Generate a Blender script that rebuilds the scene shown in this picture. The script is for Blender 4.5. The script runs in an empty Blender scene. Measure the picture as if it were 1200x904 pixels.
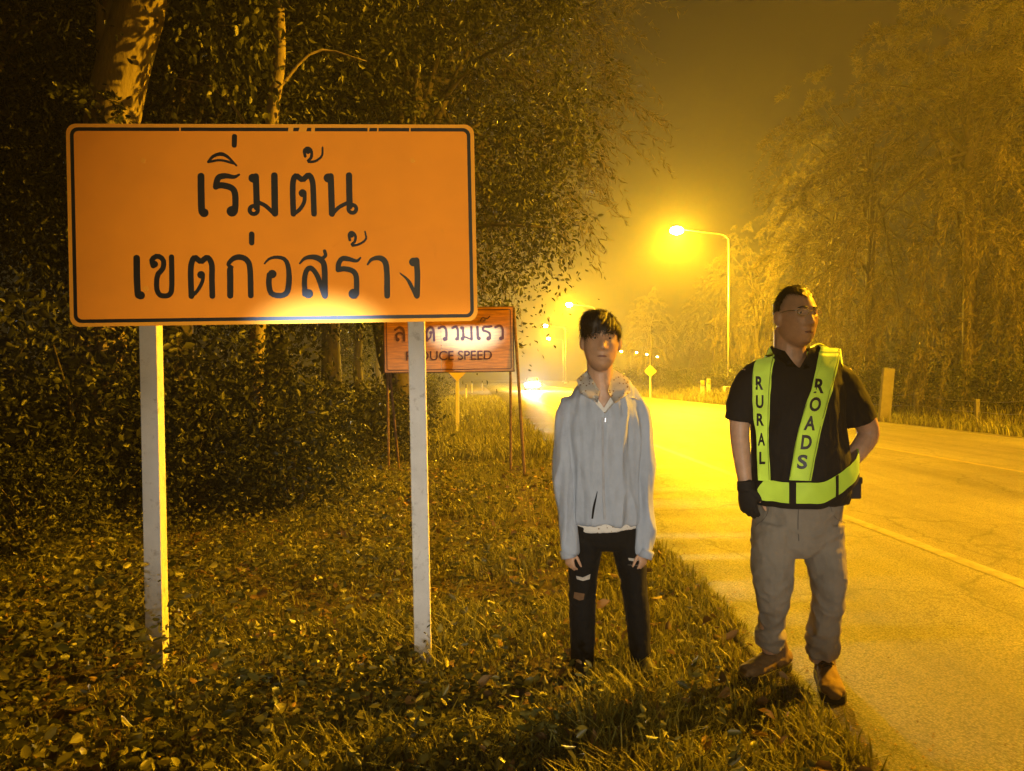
import bpy, bmesh, math, random
import numpy as np
from mathutils import Vector, Matrix, noise
from mathutils.bvhtree import BVHTree

# ------------------------------------------------------------------ camera, sky, exposure
scene = bpy.context.scene
COL = scene.collection
R = math.radians
CAM_Z = 1.34
cam = bpy.data.cameras.new("camera")
cam.sensor_width = 36.0
cam.lens = 27.0
cam.shift_y = -8.0 / 1200.0
cam.clip_start = 0.05
cam.clip_end = 2000
cam_o = bpy.data.objects.new("camera", cam)
COL.objects.link(cam_o)
cam_o.location = (0, 0, CAM_Z)
cam_o.rotation_euler = (R(90), 0, 0)
scene.camera = cam_o

world = bpy.data.worlds.new("World")
scene.world = world
world.use_nodes = True
wn = world.node_tree
bg = wn.nodes["Background"]
sky = wn.nodes.new("ShaderNodeTexSky")
sky.sky_type = 'NISHITA'
sky.sun_disc = False
sky.sun_elevation = R(3)
sky.sun_rotation = R(150)
wn.links.new(sky.outputs[0], bg.inputs[0])
bg.inputs[1].default_value = 0.002

# faint moonlight, added without a source in view
moon = bpy.data.lights.new("moon", 'SUN')
moon.energy = 0.004
moon.angle = R(0.5)
added_moon_o = bpy.data.objects.new("moon", moon)
added_moon_o.rotation_euler = (R(40), 0, R(30))
COL.objects.link(added_moon_o)

scene.view_settings.view_transform = 'Standard'
scene.view_settings.look = 'None'
scene.view_settings.exposure = 0.0
scene.view_settings.gamma = 1.0
scene.view_settings.use_curve_mapping = False
scene.render.engine = 'CYCLES'
cy = scene.cycles
cy.use_denoising = True
cy.max_bounces = 6
cy.diffuse_bounces = 2
cy.glossy_bounces = 2
cy.transmission_bounces = 3
cy.transparent_max_bounces = 8
cy.volume_bounces = 0
cy.sample_clamp_indirect = 4.0
cy.use_light_tree = True
cy.caustics_reflective = False
cy.caustics_refractive = False

SODIUM = (1.0, 0.50, 0.005)
LAMP_W = 100000.0
HAZE = 0.0015

def spot_light(name, loc, target, energy, size_deg, blend, color, radius=0.05, scale=(1, 1, 1)):
    l = bpy.data.lights.new(name, 'SPOT')
    l.energy = energy
    l.color = color
    l.spot_size = R(size_deg)
    l.spot_blend = blend
    l.shadow_soft_size = radius
    o = bpy.data.objects.new(name, l)
    o.location = loc
    d = Vector(target) - Vector(loc)
    o.rotation_euler = d.to_track_quat('-Z', 'Y').to_euler()
    o.scale = scale
    COL.objects.link(o)
    return o

# dipped headlight of the car parked behind the photographer, and the phone's own small light
spot_light("headlight_beam", (0.2, -7.0, 0.95), (0.05, 3.6, 0.74), 1700, 11.0, 0.9, (1.0, 0.97, 0.92), 0.06, (2.3, 1, 1))
spot_light("headlight_hot_spot", (-1.3, -6.5, 0.95), (-0.93, 3.7, 1.56), 26000, 2.3, 1.0, (0.5, 0.68, 1.0), 0.06, (1.8, 1, 1))
spot_light("phone_light", (-0.25, -0.6, 1.85), (-0.3, 3.7, 1.66), 185, 62, 0.9, (1.0, 0.84, 0.58), 0.01)

# ------------------------------------------------------------------ helpers
rng = np.random.default_rng(7)
random.seed(7)

def at(px, py, Y):
    """world point at distance Y on the sight line measured in the reference survey"""
    return Vector(((px - 600.0) * Y / 900.0, Y, CAM_Z - (py - 444.0) * Y / 900.0))

def root_loc(o):
    v = Vector((0, 0, 0))
    while o is not None:
        v += o.location
        o = o.parent
    return v

def link(name, mesh, mat=None, parent=None, smooth=True, local=False):
    if parent is not None and not local:
        mesh.transform(Matrix.Translation(-root_loc(parent)))
    if mat is not None:
        mesh.materials.clear()
        for m in (mat if isinstance(mat, (list, tuple)) else [mat]):
            mesh.materials.append(m)
    if smooth:
        mesh.polygons.foreach_set("use_smooth", [True] * len(mesh.polygons))
    o = bpy.data.objects.new(name, mesh)
    COL.objects.link(o)
    if parent is not None:
        o.parent = parent
    return o

def tag(o, label=None, cat=None, group=None, kind=None):
    if label: o["label"] = label
    if cat: o["category"] = cat
    if group: o["group"] = group
    if kind: o["kind"] = kind
    return o

def thing(name, label, cat, loc=(0, 0, 0), rot=(0, 0, 0), group=None):
    o = bpy.data.objects.new(name, None)
    o.empty_display_size = 0.2
    COL.objects.link(o)
    o.location = loc
    o.rotation_euler = rot
    return tag(o, label, cat, group)

def copy_tree(o, parent=None):
    c = o.copy()
    COL.objects.link(c)
    c.parent = parent
    for ch in list(o.children):
        copy_tree(ch, c)
    return c

def spline(pts, n):
    """Catmull-Rom resample of a list of equal-length tuples"""
    P = np.array(pts, float)
    if len(P) < 3:
        t = np.linspace(0, 1, n)[:, None]
        return P[0] * (1 - t) + P[-1] * t
    P = np.vstack([2 * P[0] - P[1], P, 2 * P[-1] - P[-2]])
    out = []
    m = len(P) - 3
    for t in np.linspace(0, m - 1e-9, n):
        i = int(t); f = t - i
        a, b, c, d = P[i], P[i + 1], P[i + 2], P[i + 3]
        out.append(0.5 * ((2 * b) + (-a + c) * f + (2 * a - 5 * b + 4 * c - d) * f * f + (-a + 3 * b - 3 * c + d) * f ** 3))
    return np.array(out)

class MB:
    def __init__(s):
        s.v = []; s.f = []; s.mi = []
    def add(s, vs, fs, mi=0):
        b = len(s.v)
        s.v += [tuple(map(float, p)) for p in vs]
        s.f += [tuple(b + i for i in f) for f in fs]
        s.mi += [mi] * len(fs)
    def box(s, c, d, rot=None, mi=0, bev=0.0):
        hx, hy, hz = d[0] / 2, d[1] / 2, d[2] / 2
        bm = bmesh.new()
        bmesh.ops.create_cube(bm, size=1.0)
        for v in bm.verts:
            v.co = Vector((v.co.x * d[0], v.co.y * d[1], v.co.z * d[2]))
        if bev > 0:
            bmesh.ops.bevel(bm, geom=bm.edges[:], offset=bev, segments=2, affect='EDGES', profile=0.6)
        M = (rot if rot is not None else Matrix.Identity(3))
        vs = [M @ v.co + Vector(c) for v in bm.verts]
        bm.verts.index_update()
        s.add(vs, [[v.index for v in f.verts] for f in bm.faces], mi)
        bm.free()
    def tube(s, pts, rad, n=10, cap=True, mi=0, flat=1.0, side=(1, 0, 0), steps=None, round_ends=False):
        """loft of elliptical rings; rad: scalar, list of scalars or list of (r_side, r_depth)"""
        k = len(pts)
        if not hasattr(rad, '__len__'): rad = [rad] * k
        rr = [(r, r * flat) if not hasattr(r, '__len__') else r for r in rad]
        Q = np.array([tuple(p) + tuple(r) for p, r in zip(pts, rr)], float)
        if steps and k > 2: Q = spline(Q, steps)
        elif steps: Q = spline(Q, steps)
        P = Q[:, :3]; RR = np.maximum(Q[:, 3:5], 1e-4)
        if round_ends:
            t0 = P[0] - P[1]; t0 /= np.linalg.norm(t0) + 1e-9
            t1 = P[-1] - P[-2]; t1 /= np.linalg.norm(t1) + 1e-9
            r0 = RR[0].min(); r1 = RR[-1].min()
            A = []; RA = []
            for a in (85, 60, 30):
                A.append(P[0] + t0 * r0 * math.sin(R(a))); RA.append(RR[0] * math.cos(R(a)))
            B = []; RB = []
            for a in (30, 60, 85):
                B.append(P[-1] + t1 * r1 * math.sin(R(a))); RB.append(RR[-1] * math.cos(R(a)))
            P = np.vstack([A, P, B]); RR = np.vstack([RA, RR, RB])
        vs = []
        m = len(P)
        sd = Vector(side)
        for i in range(m):
            t = Vector(P[min(i + 1, m - 1)] - P[max(i - 1, 0)])
            if t.length < 1e-9: t = Vector((0, 0, 1))
            t.normalize()
            x = sd - t * sd.dot(t)
            if x.length < 1e-3:
                x = Vector((0, 1, 0)) - t * t.y
            x.normalize()
            y = t.cross(x)
            for j in range(n):
                a = 2 * math.pi * j / n
                vs.append(Vector(P[i]) + x * (RR[i][0] * math.cos(a)) + y * (RR[i][1] * math.sin(a)))
        fs = []
        for i in range(m - 1):
            for j in range(n):
                a = i * n + j; b = i * n + (j + 1) % n
                fs.append((a, b, b + n, a + n))
        if cap:
            fs.append(tuple(range(n - 1, -1, -1)))
            fs.append(tuple(range((m - 1) * n, m * n)))
        s.add(vs, fs, mi)
    def ball(s, c, r, n=20, rot=None, mi=0):
        if not hasattr(r, '__len__'): r = (r, r, r)
        vs = []; fs = []
        m = n // 2
        for i in range(m + 1):
            th = math.pi * i / m
            for j in range(n):
                ph = 2 * math.pi * j / n
                p = Vector((r[0] * math.sin(th) * math.cos(ph), r[1] * math.sin(th) * math.sin(ph), r[2] * math.cos(th)))
                if rot is not None: p = rot @ p
                vs.append(p + Vector(c))
        for i in range(m):
            for j in range(n):
                a = i * n + j; b = i * n + (j + 1) % n
                fs.append((a, a + n, b + n, b))
        s.add(vs, fs, mi)
    def mesh(s, name):
        m = bpy.data.meshes.new(name)
        m.from_pydata(s.v, [], s.f)
        if any(s.mi): m.polygons.foreach_set("material_index", s.mi)
        m.update()
        return m
    def build(s, name, mat, parent=None, smooth=False, local=False):
        return link(name, s.mesh(name), mat, parent, smooth, local)

def np_mesh(name, V, F):
    """V (n,3), F (m,k) -> mesh, fast"""
    V = np.asarray(V, np.float32); F = np.asarray(F, np.int32)
    m = bpy.data.meshes.new(name)
    m.vertices.add(len(V)); m.vertices.foreach_set("co", V.ravel())
    k = F.shape[1]
    m.loops.add(F.size); m.loops.foreach_set("vertex_index", F.ravel())
    m.polygons.add(len(F))
    m.polygons.foreach_set("loop_start", np.arange(0, F.size, k, dtype=np.int32))
    m.polygons.foreach_set("loop_total", np.full(len(F), k, dtype=np.int32))
    m.update(calc_edges=True)
    return m

def fuse(mb, voxel, smooth=4, wrinkle=None):
    """one continuous skin from overlapping closed lofts"""
    me = mb.mesh("tmp")
    ob = bpy.data.objects.new("tmp", me)
    COL.objects.link(ob)
    r = ob.modifiers.new("r", 'REMESH'); r.mode = 'VOXEL'; r.voxel_size = voxel; r.use_smooth_shade = True
    if smooth:
        sm = ob.modifiers.new("s", 'SMOOTH'); sm.factor = 0.5; sm.iterations = smooth
    dg = bpy.context.evaluated_depsgraph_get()
    out = bpy.data.meshes.new_from_object(ob.evaluated_get(dg))
    bpy.data.objects.remove(ob); bpy.data.meshes.remove(me)
    if wrinkle:
        n = len(out.vertices)
        nor = [v.normal.copy() for v in out.vertices]
        for i, v in enumerate(out.vertices):
            v.co += nor[i] * wrinkle(v.co)
        out.update()
    return out

def cut_faces(mesh, pred):
    bm = bmesh.new(); bm.from_mesh(mesh)
    dead = [f for f in bm.faces if pred(f.calc_center_median())]
    bmesh.ops.delete(bm, geom=dead, context='FACES')
    for _ in range(5):                                 # even out the cut hem
        new = {}
        for v in bm.verts:
            nb = [e.other_vert(v) for e in v.link_edges if e.is_boundary]
            if len(nb) == 2: new[v] = v.co * 0.4 + (nb[0].co + nb[1].co) * 0.3
        for v, c in new.items(): v.co = c
    bm.to_mesh(mesh); bm.free(); mesh.update()

def bvh_of(mesh):
    bm = bmesh.new(); bm.from_mesh(mesh)
    t = BVHTree.FromBMesh(bm); bm.free()
    return t

# ------------------------------------------------------------------ materials
class NT:
    def __init__(s, name):
        s.m = bpy.data.materials.new(name); s.m.use_nodes = True
        s.t = s.m.node_tree; s.n = s.t.nodes; s.l = s.t.links
        s.out = s.n["Material Output"]; s.p = s.n["Principled BSDF"]
    def node(s, typ, **kw):
        n = s.n.new(typ)
        for k, v in kw.items(): setattr(n, k, v)
        return n
    def set(s, inp, v):
        if isinstance(v, bpy.types.NodeSocket): s.l.new(v, inp)
        else: inp.default_value = v
    def noise(s, scale, detail=4, rough=0.55, vec=None, dist=0.0):
        n = s.node("ShaderNodeTexNoise")
        n.inputs["Scale"].default_value = scale; n.inputs["Detail"].default_value = detail
        n.inputs["Roughness"].default_value = rough; n.inputs["Distortion"].default_value = dist
        if vec is not None: s.l.new(vec, n.inputs["Vector"])
        return n.outputs["Fac"]
    def coord(s, scale=(1, 1, 1), rot=(0, 0, 0), which="Object"):
        c = s.node("ShaderNodeTexCoord"); m = s.node("ShaderNodeMapping")
        m.inputs["Scale"].default_value = scale; m.inputs["Rotation"].default_value = rot
        s.l.new(c.outputs[which], m.inputs[0]); return m.outputs[0]
    def ramp(s, fac, stops):
        r = s.node("ShaderNodeValToRGB")
        e = r.color_ramp.elements
        while len(e) < len(stops): e.new(0.5)
        for i, (p, c) in enumerate(stops):
            e[i].position = p; e[i].color = tuple(c) + ((1,) if len(c) == 3 else ())
        s.l.new(fac, r.inputs[0]); return r.outputs[0]
    def mix(s, a, b, fac, mode='MIX'):
        m = s.node("ShaderNodeMix", data_type='RGBA', blend_type=mode)
        s.set(m.inputs[0], fac)
        for i, v in ((6, a), (7, b)):
            if not isinstance(v, bpy.types.NodeSocket): v = tuple(v) + ((1,) if len(v) == 3 else ())
            s.set(m.inputs[i], v)
        return m.outputs[2]
    def bump(s, h, strength=0.3, dist=0.01):
        b = s.node("ShaderNodeBump"); b.inputs["Strength"].default_value = strength; b.inputs["Distance"].default_value = dist
        s.l.new(h, b.inputs["Height"]); s.l.new(b.outputs[0], s.p.inputs["Normal"])

def mat(name, col, rough=0.7, var=0.25, scale=6.0, metal=0.0, bump=0.0, bscale=60.0, bdist=0.004, spec=0.5, stretch=(1, 1, 1), dirt=None):
    t = NT(name)
    v = t.coord(stretch)
    f = t.noise(scale, 5, 0.6, v)
    a = tuple(c * (1 - var) for c in col); b = tuple(min(1, c * (1 + var)) for c in col)
    c = t.ramp(f, [(0.3, a), (0.7, b)])
    if dirt:
        d = t.ramp(t.noise(scale * 2.7, 6, 0.7, v), [(0.55, (0, 0, 0)), (0.72, (1, 1, 1))])
        c = t.mix(c, dirt, d)
    t.l.new(c, t.p.inputs["Base Color"])
    t.p.inputs["Roughness"].default_value = rough
    t.p.inputs["Metallic"].default_value = metal
    t.p.inputs["Specular IOR Level"].default_value = spec
    if bump: t.bump(t.noise(bscale, 4, 0.6, v), bump, bdist)
    return t.m

def leaf_mat(name, c0, c1, rough=0.45, trans=0.35, spec=0.4):
    t = NT(name)
    g = t.node("ShaderNodeNewGeometry")
    c = t.ramp(g.outputs["Random Per Island"], [(0.0, c0), (0.75, c1), (1.0, tuple(x * 1.5 for x in c1))])
    t.l.new(c, t.p.inputs["Base Color"])
    t.p.inputs["Roughness"].default_value = rough
    t.p.inputs["Specular IOR Level"].default_value = spec
    tr = t.node("ShaderNodeBsdfTranslucent"); t.l.new(c, tr.inputs[0])
    mx = t.node("ShaderNodeMixShader"); mx.inputs[0].default_value = trans
    t.l.new(t.p.outputs[0], mx.inputs[1]); t.l.new(tr.outputs[0], mx.inputs[2])
    t.l.new(mx.outputs[0], t.out.inputs[0])
    return t.m

def retro_mat(name, base, retro, amount, rough=0.28, sheen_streak=False, wear=0.0, clear=0.007, lo=0.85):
    """retroreflective sheeting: a diffuse face plus glass-bead return towards the light"""
    t = NT(name)
    v = t.coord((1, 1, 1))
    f = t.noise(3.0, 5, 0.6, v)
    c = t.ramp(f, [(0.3, tuple(x * 0.88 for x in base)), (0.7, base)])
    if sheen_streak:
        vs = t.coord((1.5, 1, 14), (0, R(42), 0))
        s_ = t.ramp(t.noise(2.2, 4, 0.6, vs), [(0.35, (0.62, 0.58, 0.5)), (0.65, (1.1, 1.1, 1.1))])  # diagonal sheen of the sheeting painted into its base colour
        c = t.mix(c, s_, 1.0, 'MULTIPLY')
    if wear:
        w = t.ramp(t.noise(9, 8, 0.78, t.coord((1.3, 1, 0.5))), [(0.61, (0, 0, 0)), (0.74, (1, 1, 1))])
        c = t.mix(c, tuple(x * 0.55 for x in base), t.mix((0, 0, 0), w, wear))
    t.l.new(c, t.p.inputs["Base Color"])
    t.p.inputs["Roughness"].default_value = 0.5; t.p.inputs["Specular IOR Level"].default_value = 0.12
    gl = t.node("ShaderNodeBsdfGlossy")
    g = t.node("ShaderNodeNewGeometry")
    t.l.new(g.outputs["Incoming"], gl.inputs["Normal"])
    gl.inputs["Roughness"].default_value = rough
    rc = t.mix(c, retro, 0.8)
    t.l.new(rc, gl.inputs["Color"])
    mx = t.node("ShaderNodeMixShader")
    t.l.new(t.ramp(t.noise(7, 4, 0.6, v), [(0.3, (amount * lo,) * 3), (0.7, (amount,) * 3)]), mx.inputs[0])
    t.l.new(t.p.outputs[0], mx.inputs[1]); t.l.new(gl.outputs[0], mx.inputs[2])
    g2 = t.node("ShaderNodeBsdfGlossy"); t.l.new(g.outputs["Incoming"], g2.inputs["Normal"]); g2.inputs["Roughness"].default_value = rough
    m2 = t.node("ShaderNodeMixShader"); m2.inputs[0].default_value = clear
    t.l.new(mx.outputs[0], m2.inputs[1]); t.l.new(g2.outputs[0], m2.inputs[2])
    t.l.new(m2.outputs[0], t.out.inputs[0])
    return t.m

def emit_mat(name, col, strength):
    t = NT(name)
    t.p.inputs["Base Color"].default_value = tuple(col) + (1,)
    t.p.inputs["Emission Color"].default_value = tuple(col) + (1,)
    t.p.inputs["Emission Strength"].default_value = strength
    return t.m

M = {}
M['concrete'] = mat("white_concrete", (0.62, 0.60, 0.55), 0.8, 0.10, 7, bump=0.3, bscale=40, bdist=0.003, dirt=(0.34, 0.31, 0.26))
M['grey_concrete'] = mat("grey_concrete", (0.17, 0.155, 0.13), 0.85, 0.2, 5, bump=0.4, bscale=30)
M['galv'] = mat("galvanised_steel", (0.30, 0.30, 0.29), 0.45, 0.15, 9, metal=0.6)
M['rust'] = mat("rusty_steel", (0.17, 0.10, 0.055), 0.8, 0.45, 18, bump=0.3, bscale=80, dirt=(0.05, 0.03, 0.02))
M['black_paint'] = mat("black_paint", (0.018, 0.017, 0.016), 0.5, 0.3, 8)
M['dark_red'] = mat("faded_dark_red_paint", (0.11, 0.028, 0.012), 0.55, 0.3, 9)
M['sign'] = retro_mat("orange_sheeting", (0.66, 0.205, 0.003), (1.0, 0.34, 0.002), 0.21, 0.30, wear=0.35)
M['sign_rim'] = retro_mat("orange_sheeting_rim", (0.68, 0.22, 0.008), (1.0, 0.46, 0.01), 0.19, 0.3, wear=0.6)
M['sign_two'] = retro_mat("sheen_orange_sheeting", (0.66, 0.27, 0.008), (1.0, 0.62, 0.25), 0.06, 0.3, sheen_streak=True, wear=0.5)
M['yellow_back'] = mat("yellow_plate", (0.7, 0.5, 0.05), 0.5, 0.1, 4)
M['bark'] = mat("tree_bark", (0.075, 0.06, 0.04), 0.9, 0.35, 5, bump=0.8, bscale=14, bdist=0.02, stretch=(1, 1, 0.35), dirt=(0.035, 0.03, 0.02))
M['pale_bark'] = mat("pale_tree_bark", (0.25, 0.20, 0.12), 0.85, 0.25, 4, bump=0.7, bscale=16, bdist=0.02, stretch=(1, 1, 0.4), dirt=(0.12, 0.10, 0.06))
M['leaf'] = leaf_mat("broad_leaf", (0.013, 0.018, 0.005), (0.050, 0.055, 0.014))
M['leaf_shaded'] = leaf_mat("shaded_broad_leaf", (0.004, 0.006, 0.002), (0.011, 0.014, 0.004))  # shaded copy of the broad leaf: the wood's shade is put into the colour
M['needle_lit'] = leaf_mat("lit_feathery_leaf", (0.04, 0.038, 0.014), (0.14, 0.115, 0.042), 0.6, 0.3, 0.2)  # brighter copy of the feathery leaf: lamplight is put into the colour
M['needle'] = leaf_mat("feathery_leaf", (0.035, 0.045, 0.016), (0.085, 0.095, 0.035), 0.6, 0.3, 0.2)
M['creeper'] = leaf_mat("creeping_plant_leaf", (0.034, 0.043, 0.010), (0.145, 0.14, 0.034), 0.42, 0.3)
M['grass'] = leaf_mat("grass_blade", (0.08, 0.09, 0.016), (0.26, 0.25, 0.055), 0.5, 0.35)
M['litter'] = leaf_mat("dry_fallen_leaf", (0.07, 0.045, 0.02), (0.26, 0.17, 0.075), 0.7, 0.15, 0.2)
# ------------------------------------------------------------------ ground and road
def bend(y):
    return -0.045 * max(0.0, y - 5) + (0.0028 * (y - 185) ** 2 if y > 185 else 0.0)
def road_left(y): return 1.17 + bend(y)
def road_right(y): return 12.3 + bend(y)

def ground_z(x, y):
    l = road_left(y); r = road_right(y)
    if l + 0.12 < x < r - 0.12: return -0.14
    n = noise.noise(Vector((x * 0.9, y * 0.9, 0.3))) * 0.035 + noise.noise(Vector((x * 0.23, y * 0.23, 4.3))) * 0.06
    if x >= r - 0.12:
        d = x - r
        s = min(1, max(0, (d - 0.3) / 3.5)); s = s * s * (3 - 2 * s)
        return -0.05 + 0.65 * s + n * min(1, max(0, d))
    d = l - x
    s = min(1, max(0, (d - 4.5) / 8)); s = s * s * (3 - 2 * s)
    return -0.02 - 0.03 * min(1, max(0, d / 0.8)) + 0.55 * s + n * min(1, max(0, d * 1.2))

def grid_lines(a, b, fine_a, fine_b, fs, grow=1.22):
    out = list(np.arange(fine_a, fine_b, fs)); s = fs; x = out[-1]
    while x < b: s *= grow; x += s; out.append(min(x, b))
    s = fs; x = out[0]; pre = []
    while x > a: s *= grow; x -= s; pre.append(max(x, a))
    return pre[::-1] + out

xs = grid_lines(-165, 165, -9, 17, 0.3); ys = grid_lines(-55, 335, -2, 60, 0.4)
V = [(x, y, ground_z(x, y)) for y in ys for x in xs]
nx = len(xs)
F = [(j * nx + i, j * nx + i + 1, (j + 1) * nx + i + 1, (j + 1) * nx + i) for j in range(len(ys) - 1) for i in range(nx - 1)]
t = NT("verge_soil")
v = t.coord()
c = t.ramp(t.noise(1.3, 8, 0.7, v), [(0.3, (0.035, 0.026, 0.014)), (0.55, (0.075, 0.058, 0.03)), (0.8, (0.12, 0.10, 0.05))])
c = t.mix(c, t.ramp(t.noise(34, 4, 0.7, v), [(0.35, (0.5, 0.5, 0.5)), (0.7, (1.25, 1.2, 1.1))]), 1.0, 'MULTIPLY')
t.l.new(c, t.p.inputs["Base Color"]); t.p.inputs["Roughness"].default_value = 0.95
t.bump(t.noise(22, 6, 0.7, v), 0.8, 0.03)
tag(link("ground", np_mesh("ground", V, F), t.m), kind="structure")

def strip(name, lat0, lat1, y0, y1, z, m, step=0.5, jag0=0.0, jag1=0.0, skirt=0.0):
    ysr = []
    y = y0
    while y < y1:
        ysr.append(y); y += step if y < 40 else step * 5
    ysr.append(y1)
    V = []; F = []
    k = 6 if (lat1 - lat0) > 1 else 2
    cols = k + (2 if skirt else 0)
    for y in ysr:
        a = lat0 + bend(y) + jag0 * (noise.noise(Vector((y * 1.7, 1.1, 0))) + 0.6 * noise.noise(Vector((y * 6, 2.1, 0))))
        b = lat1 + bend(y) + jag1 * noise.noise(Vector((y * 1.3, 7.1, 0)))
        row = [(a + (b - a) * i / (k - 1), y, z) for i in range(k)]
        if skirt: row = [(a - 0.03, y, z - skirt)] + row + [(b + 0.03, y, z - skirt)]
        V += row
    for j in range(len(ysr) - 1):
        for i in range(cols - 1):
            p = j * cols + i
            F.append((p, p + 1, p + 1 + cols, p + cols))
    return tag(link(name, np_mesh(name, V, F), m), kind="structure")

t = NT("worn_asphalt")
v = t.coord(); along = t.coord((1, 0.05, 1), (0, 0, R(-2.6)))
c = t.ramp(t.noise(0.6, 6, 0.6, v), [(0.3, (0.22, 0.20, 0.17)), (0.7, (0.31, 0.285, 0.24))])
c = t.mix(c, t.ramp(t.noise(1.1, 5, 0.6, along), [(0.36, (0.62, 0.61, 0.59)), (0.62, (1.12, 1.12, 1.12))]), 1.0, 'MULTIPLY')
vo = t.node("ShaderNodeTexVoronoi"); vo.inputs["Scale"].default_value = 95; t.l.new(v, vo.inputs["Vector"])
c = t.mix(c, t.ramp(vo.outputs["Distance"], [(0.05, (1.6, 1.55, 1.5)), (0.4, (0.9, 0.9, 0.9)), (0.8, (0.4, 0.4, 0.4))]), 1.0, 'MULTIPLY')
blot = t.ramp(t.noise(2.6, 7, 0.72, v), [(0.56, (0, 0, 0)), (0.68, (1, 1, 1))])
c = t.mix(c, (0.10, 0.088, 0.07), t.mix((0, 0, 0), blot, 0.55))
crk = t.node("ShaderNodeTexVoronoi", feature='DISTANCE_TO_EDGE'); crk.inputs["Scale"].default_value = 0.55
dn = t.node("ShaderNodeTexNoise"); dn.inputs["Scale"].default_value = 3.0; t.l.new(v, dn.inputs["Vector"])
ad = t.node("ShaderNodeMix", data_type='RGBA', blend_type='ADD'); ad.inputs[0].default_value = 0.35
t.l.new(v, ad.inputs[6]); t.l.new(dn.outputs["Color"], ad.inputs[7]); t.l.new(ad.outputs[2], crk.inputs["Vector"])
ck = t.ramp(crk.outputs["Distance"], [(0.0, (0.35, 0.35, 0.35)), (0.012, (1, 1, 1))])
c = t.mix(c, ck, 0.7, 'MULTIPLY')
t.l.new(c, t.p.inputs["Base Color"])
t.p.inputs["Roughness"].default_value = 0.55
t.bump(t.noise(110, 4, 0.75, v), 0.8, 0.008)
M['asphalt'] = t.m
strip("road", 1.17, 12.3, -50, 330, 0.0, M['asphalt'], 0.25, 0.07, 0.1, 0.12)
t = NT("worn_road_paint")
v = t.coord()
c = t.ramp(t.noise(9, 7, 0.7, v), [(0.35, (0.20, 0.185, 0.16)), (0.6, (0.36, 0.34, 0.30))])
t.l.new(c, t.p.inputs["Base Color"]); t.p.inputs["Roughness"].default_value = 0.5
M['paint'] = t.m
t = NT("worn_yellow_road_paint")
v = t.coord()
c = t.ramp(t.noise(9, 7, 0.7, v), [(0.4, (0.22, 0.19, 0.12)), (0.62, (0.42, 0.32, 0.09))])
t.l.new(c, t.p.inputs["Base Color"]); t.p.inputs["Roughness"].default_value = 0.5
strip("edge_line", 3.27, 3.40, -50, 330, 0.004, M['paint'], 0.5, 0.012, 0.012)
strip("centre_line", 7.55, 7.66, -50, 330, 0.004, t.m, 0.5, 0.01, 0.01)
strip("far_edge_line", 11.75, 11.87, -50, 330, 0.004, M['paint'], 0.5, 0.012, 0.012)

# ------------------------------------------------------------------ haze
hz = MB(); hz.box((0, 140, 7.3), (350, 410, 21.4))
t = NT("smoky_haze"); t.n.remove(t.p)
pv = t.node("ShaderNodeVolumePrincipled")
pv.inputs["Color"].default_value = (0.92, 0.92, 0.92, 1)
pv.inputs["Density"].default_value = HAZE
pv.inputs["Anisotropy"].default_value = 0.5
t.l.new(pv.outputs[0], t.out.inputs["Volume"])
t.m.cycles.homogeneous_volume = True
tag(hz.build("haze", t.m), kind="stuff")

# ------------------------------------------------------------------ street lamps
M['lamp_glass'] = emit_mat("glowing_lamp_glass", (1.0, 0.72, 0.22), 220.0)
def street_lamp(base, head, label, watts, group="sodium street lamps along the road", color=SODIUM, cone=170, glow=0.08):
    base = Vector(base); head = Vector(head)
    root = thing("street_lamp", label, "street lamp", base, group=group)
    d = Vector((head.x - base.x, head.y - base.y, 0)); L = d.length; d.normalize()
    top = head.z - 0.55
    m = MB(); m.tube([(base.x, base.y, base.z - 0.2), (base.x, base.y, base.z + 1.2), (base.x, base.y, top)], [0.085, 0.08, 0.05], 12)
    m.build("pole", M['galv'], root, True)
    m = MB(); m.box(base + Vector((0, 0, 0.12)), (0.55, 0.55, 0.36), bev=0.03); m.build("footing", M['concrete'], root)
    m = MB()
    a = Vector((base.x, base.y, top - 0.05))
    m.tube([a, a + d * (L * 0.12) + Vector((0, 0, 0.32)), a + d * (L * 0.5) + Vector((0, 0, 0.48)), head - d * 0.25 + Vector((0, 0, 0.06))], [0.045, 0.04, 0.034, 0.03], 10, steps=14)
    m.build("arm", M['galv'], root, True)
    side = Vector((-d.y, d.x, 0))
    rot = Matrix((d, side, (0, 0, 1))).transposed()
    m = MB(); m.ball(head + Vector((0, 0, 0.05)), (0.42, 0.17, 0.10), 20, rot)
    h = m.build("lamp_head", M['galv'], root, True)
    m = MB(); m.ball(head + Vector((0, 0, -0.02)), (0.42, 0.29, 0.25), 20, rot)
    m.build("lens", M['lamp_glass'], h, True)
    if watts:
        l = spot_light("lamp_light", (0, 0, 0), (0, 0, -1), watts, cone, 0.45, color, 0.12)
        l.location = head - base + Vector((0, 0, -0.22)); l.rotation_euler = (0, 0, 0); l.parent = root
        g_ = bpy.data.lights.new("lamp_glow", 'POINT'); g_.energy = watts * glow; g_.color = color; g_.shadow_soft_size = 0.12
        go = bpy.data.objects.new("lamp_glow", g_); COL.objects.link(go); go.parent = root; go.location = head - base + Vector((0, 0, -0.42))
    return root
def gbase(x, y): return (x, y, ground_z(x, y))
street_lamp(gbase(15.0, 9.0), (11.8, 9.0, 10.6), "street lamp standing beside the right road edge nearest to the two people", LAMP_W * 1.2, color=(1.0, 0.455, 0.005))
street_lamp(gbase(16.6, -38), (13.4, -38, 10.6), "street lamp on the roadside far behind the photographer", LAMP_W * 0.3)
street_lamp((13.55, 48, 0.55), (10.29, 48, 10.62), "nearest lit street lamp in view, its pale pole standing clear left of the vest man", LAMP_W * 1.8, color=(1.0, 0.52, 0.010), glow=0.3)
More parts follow.
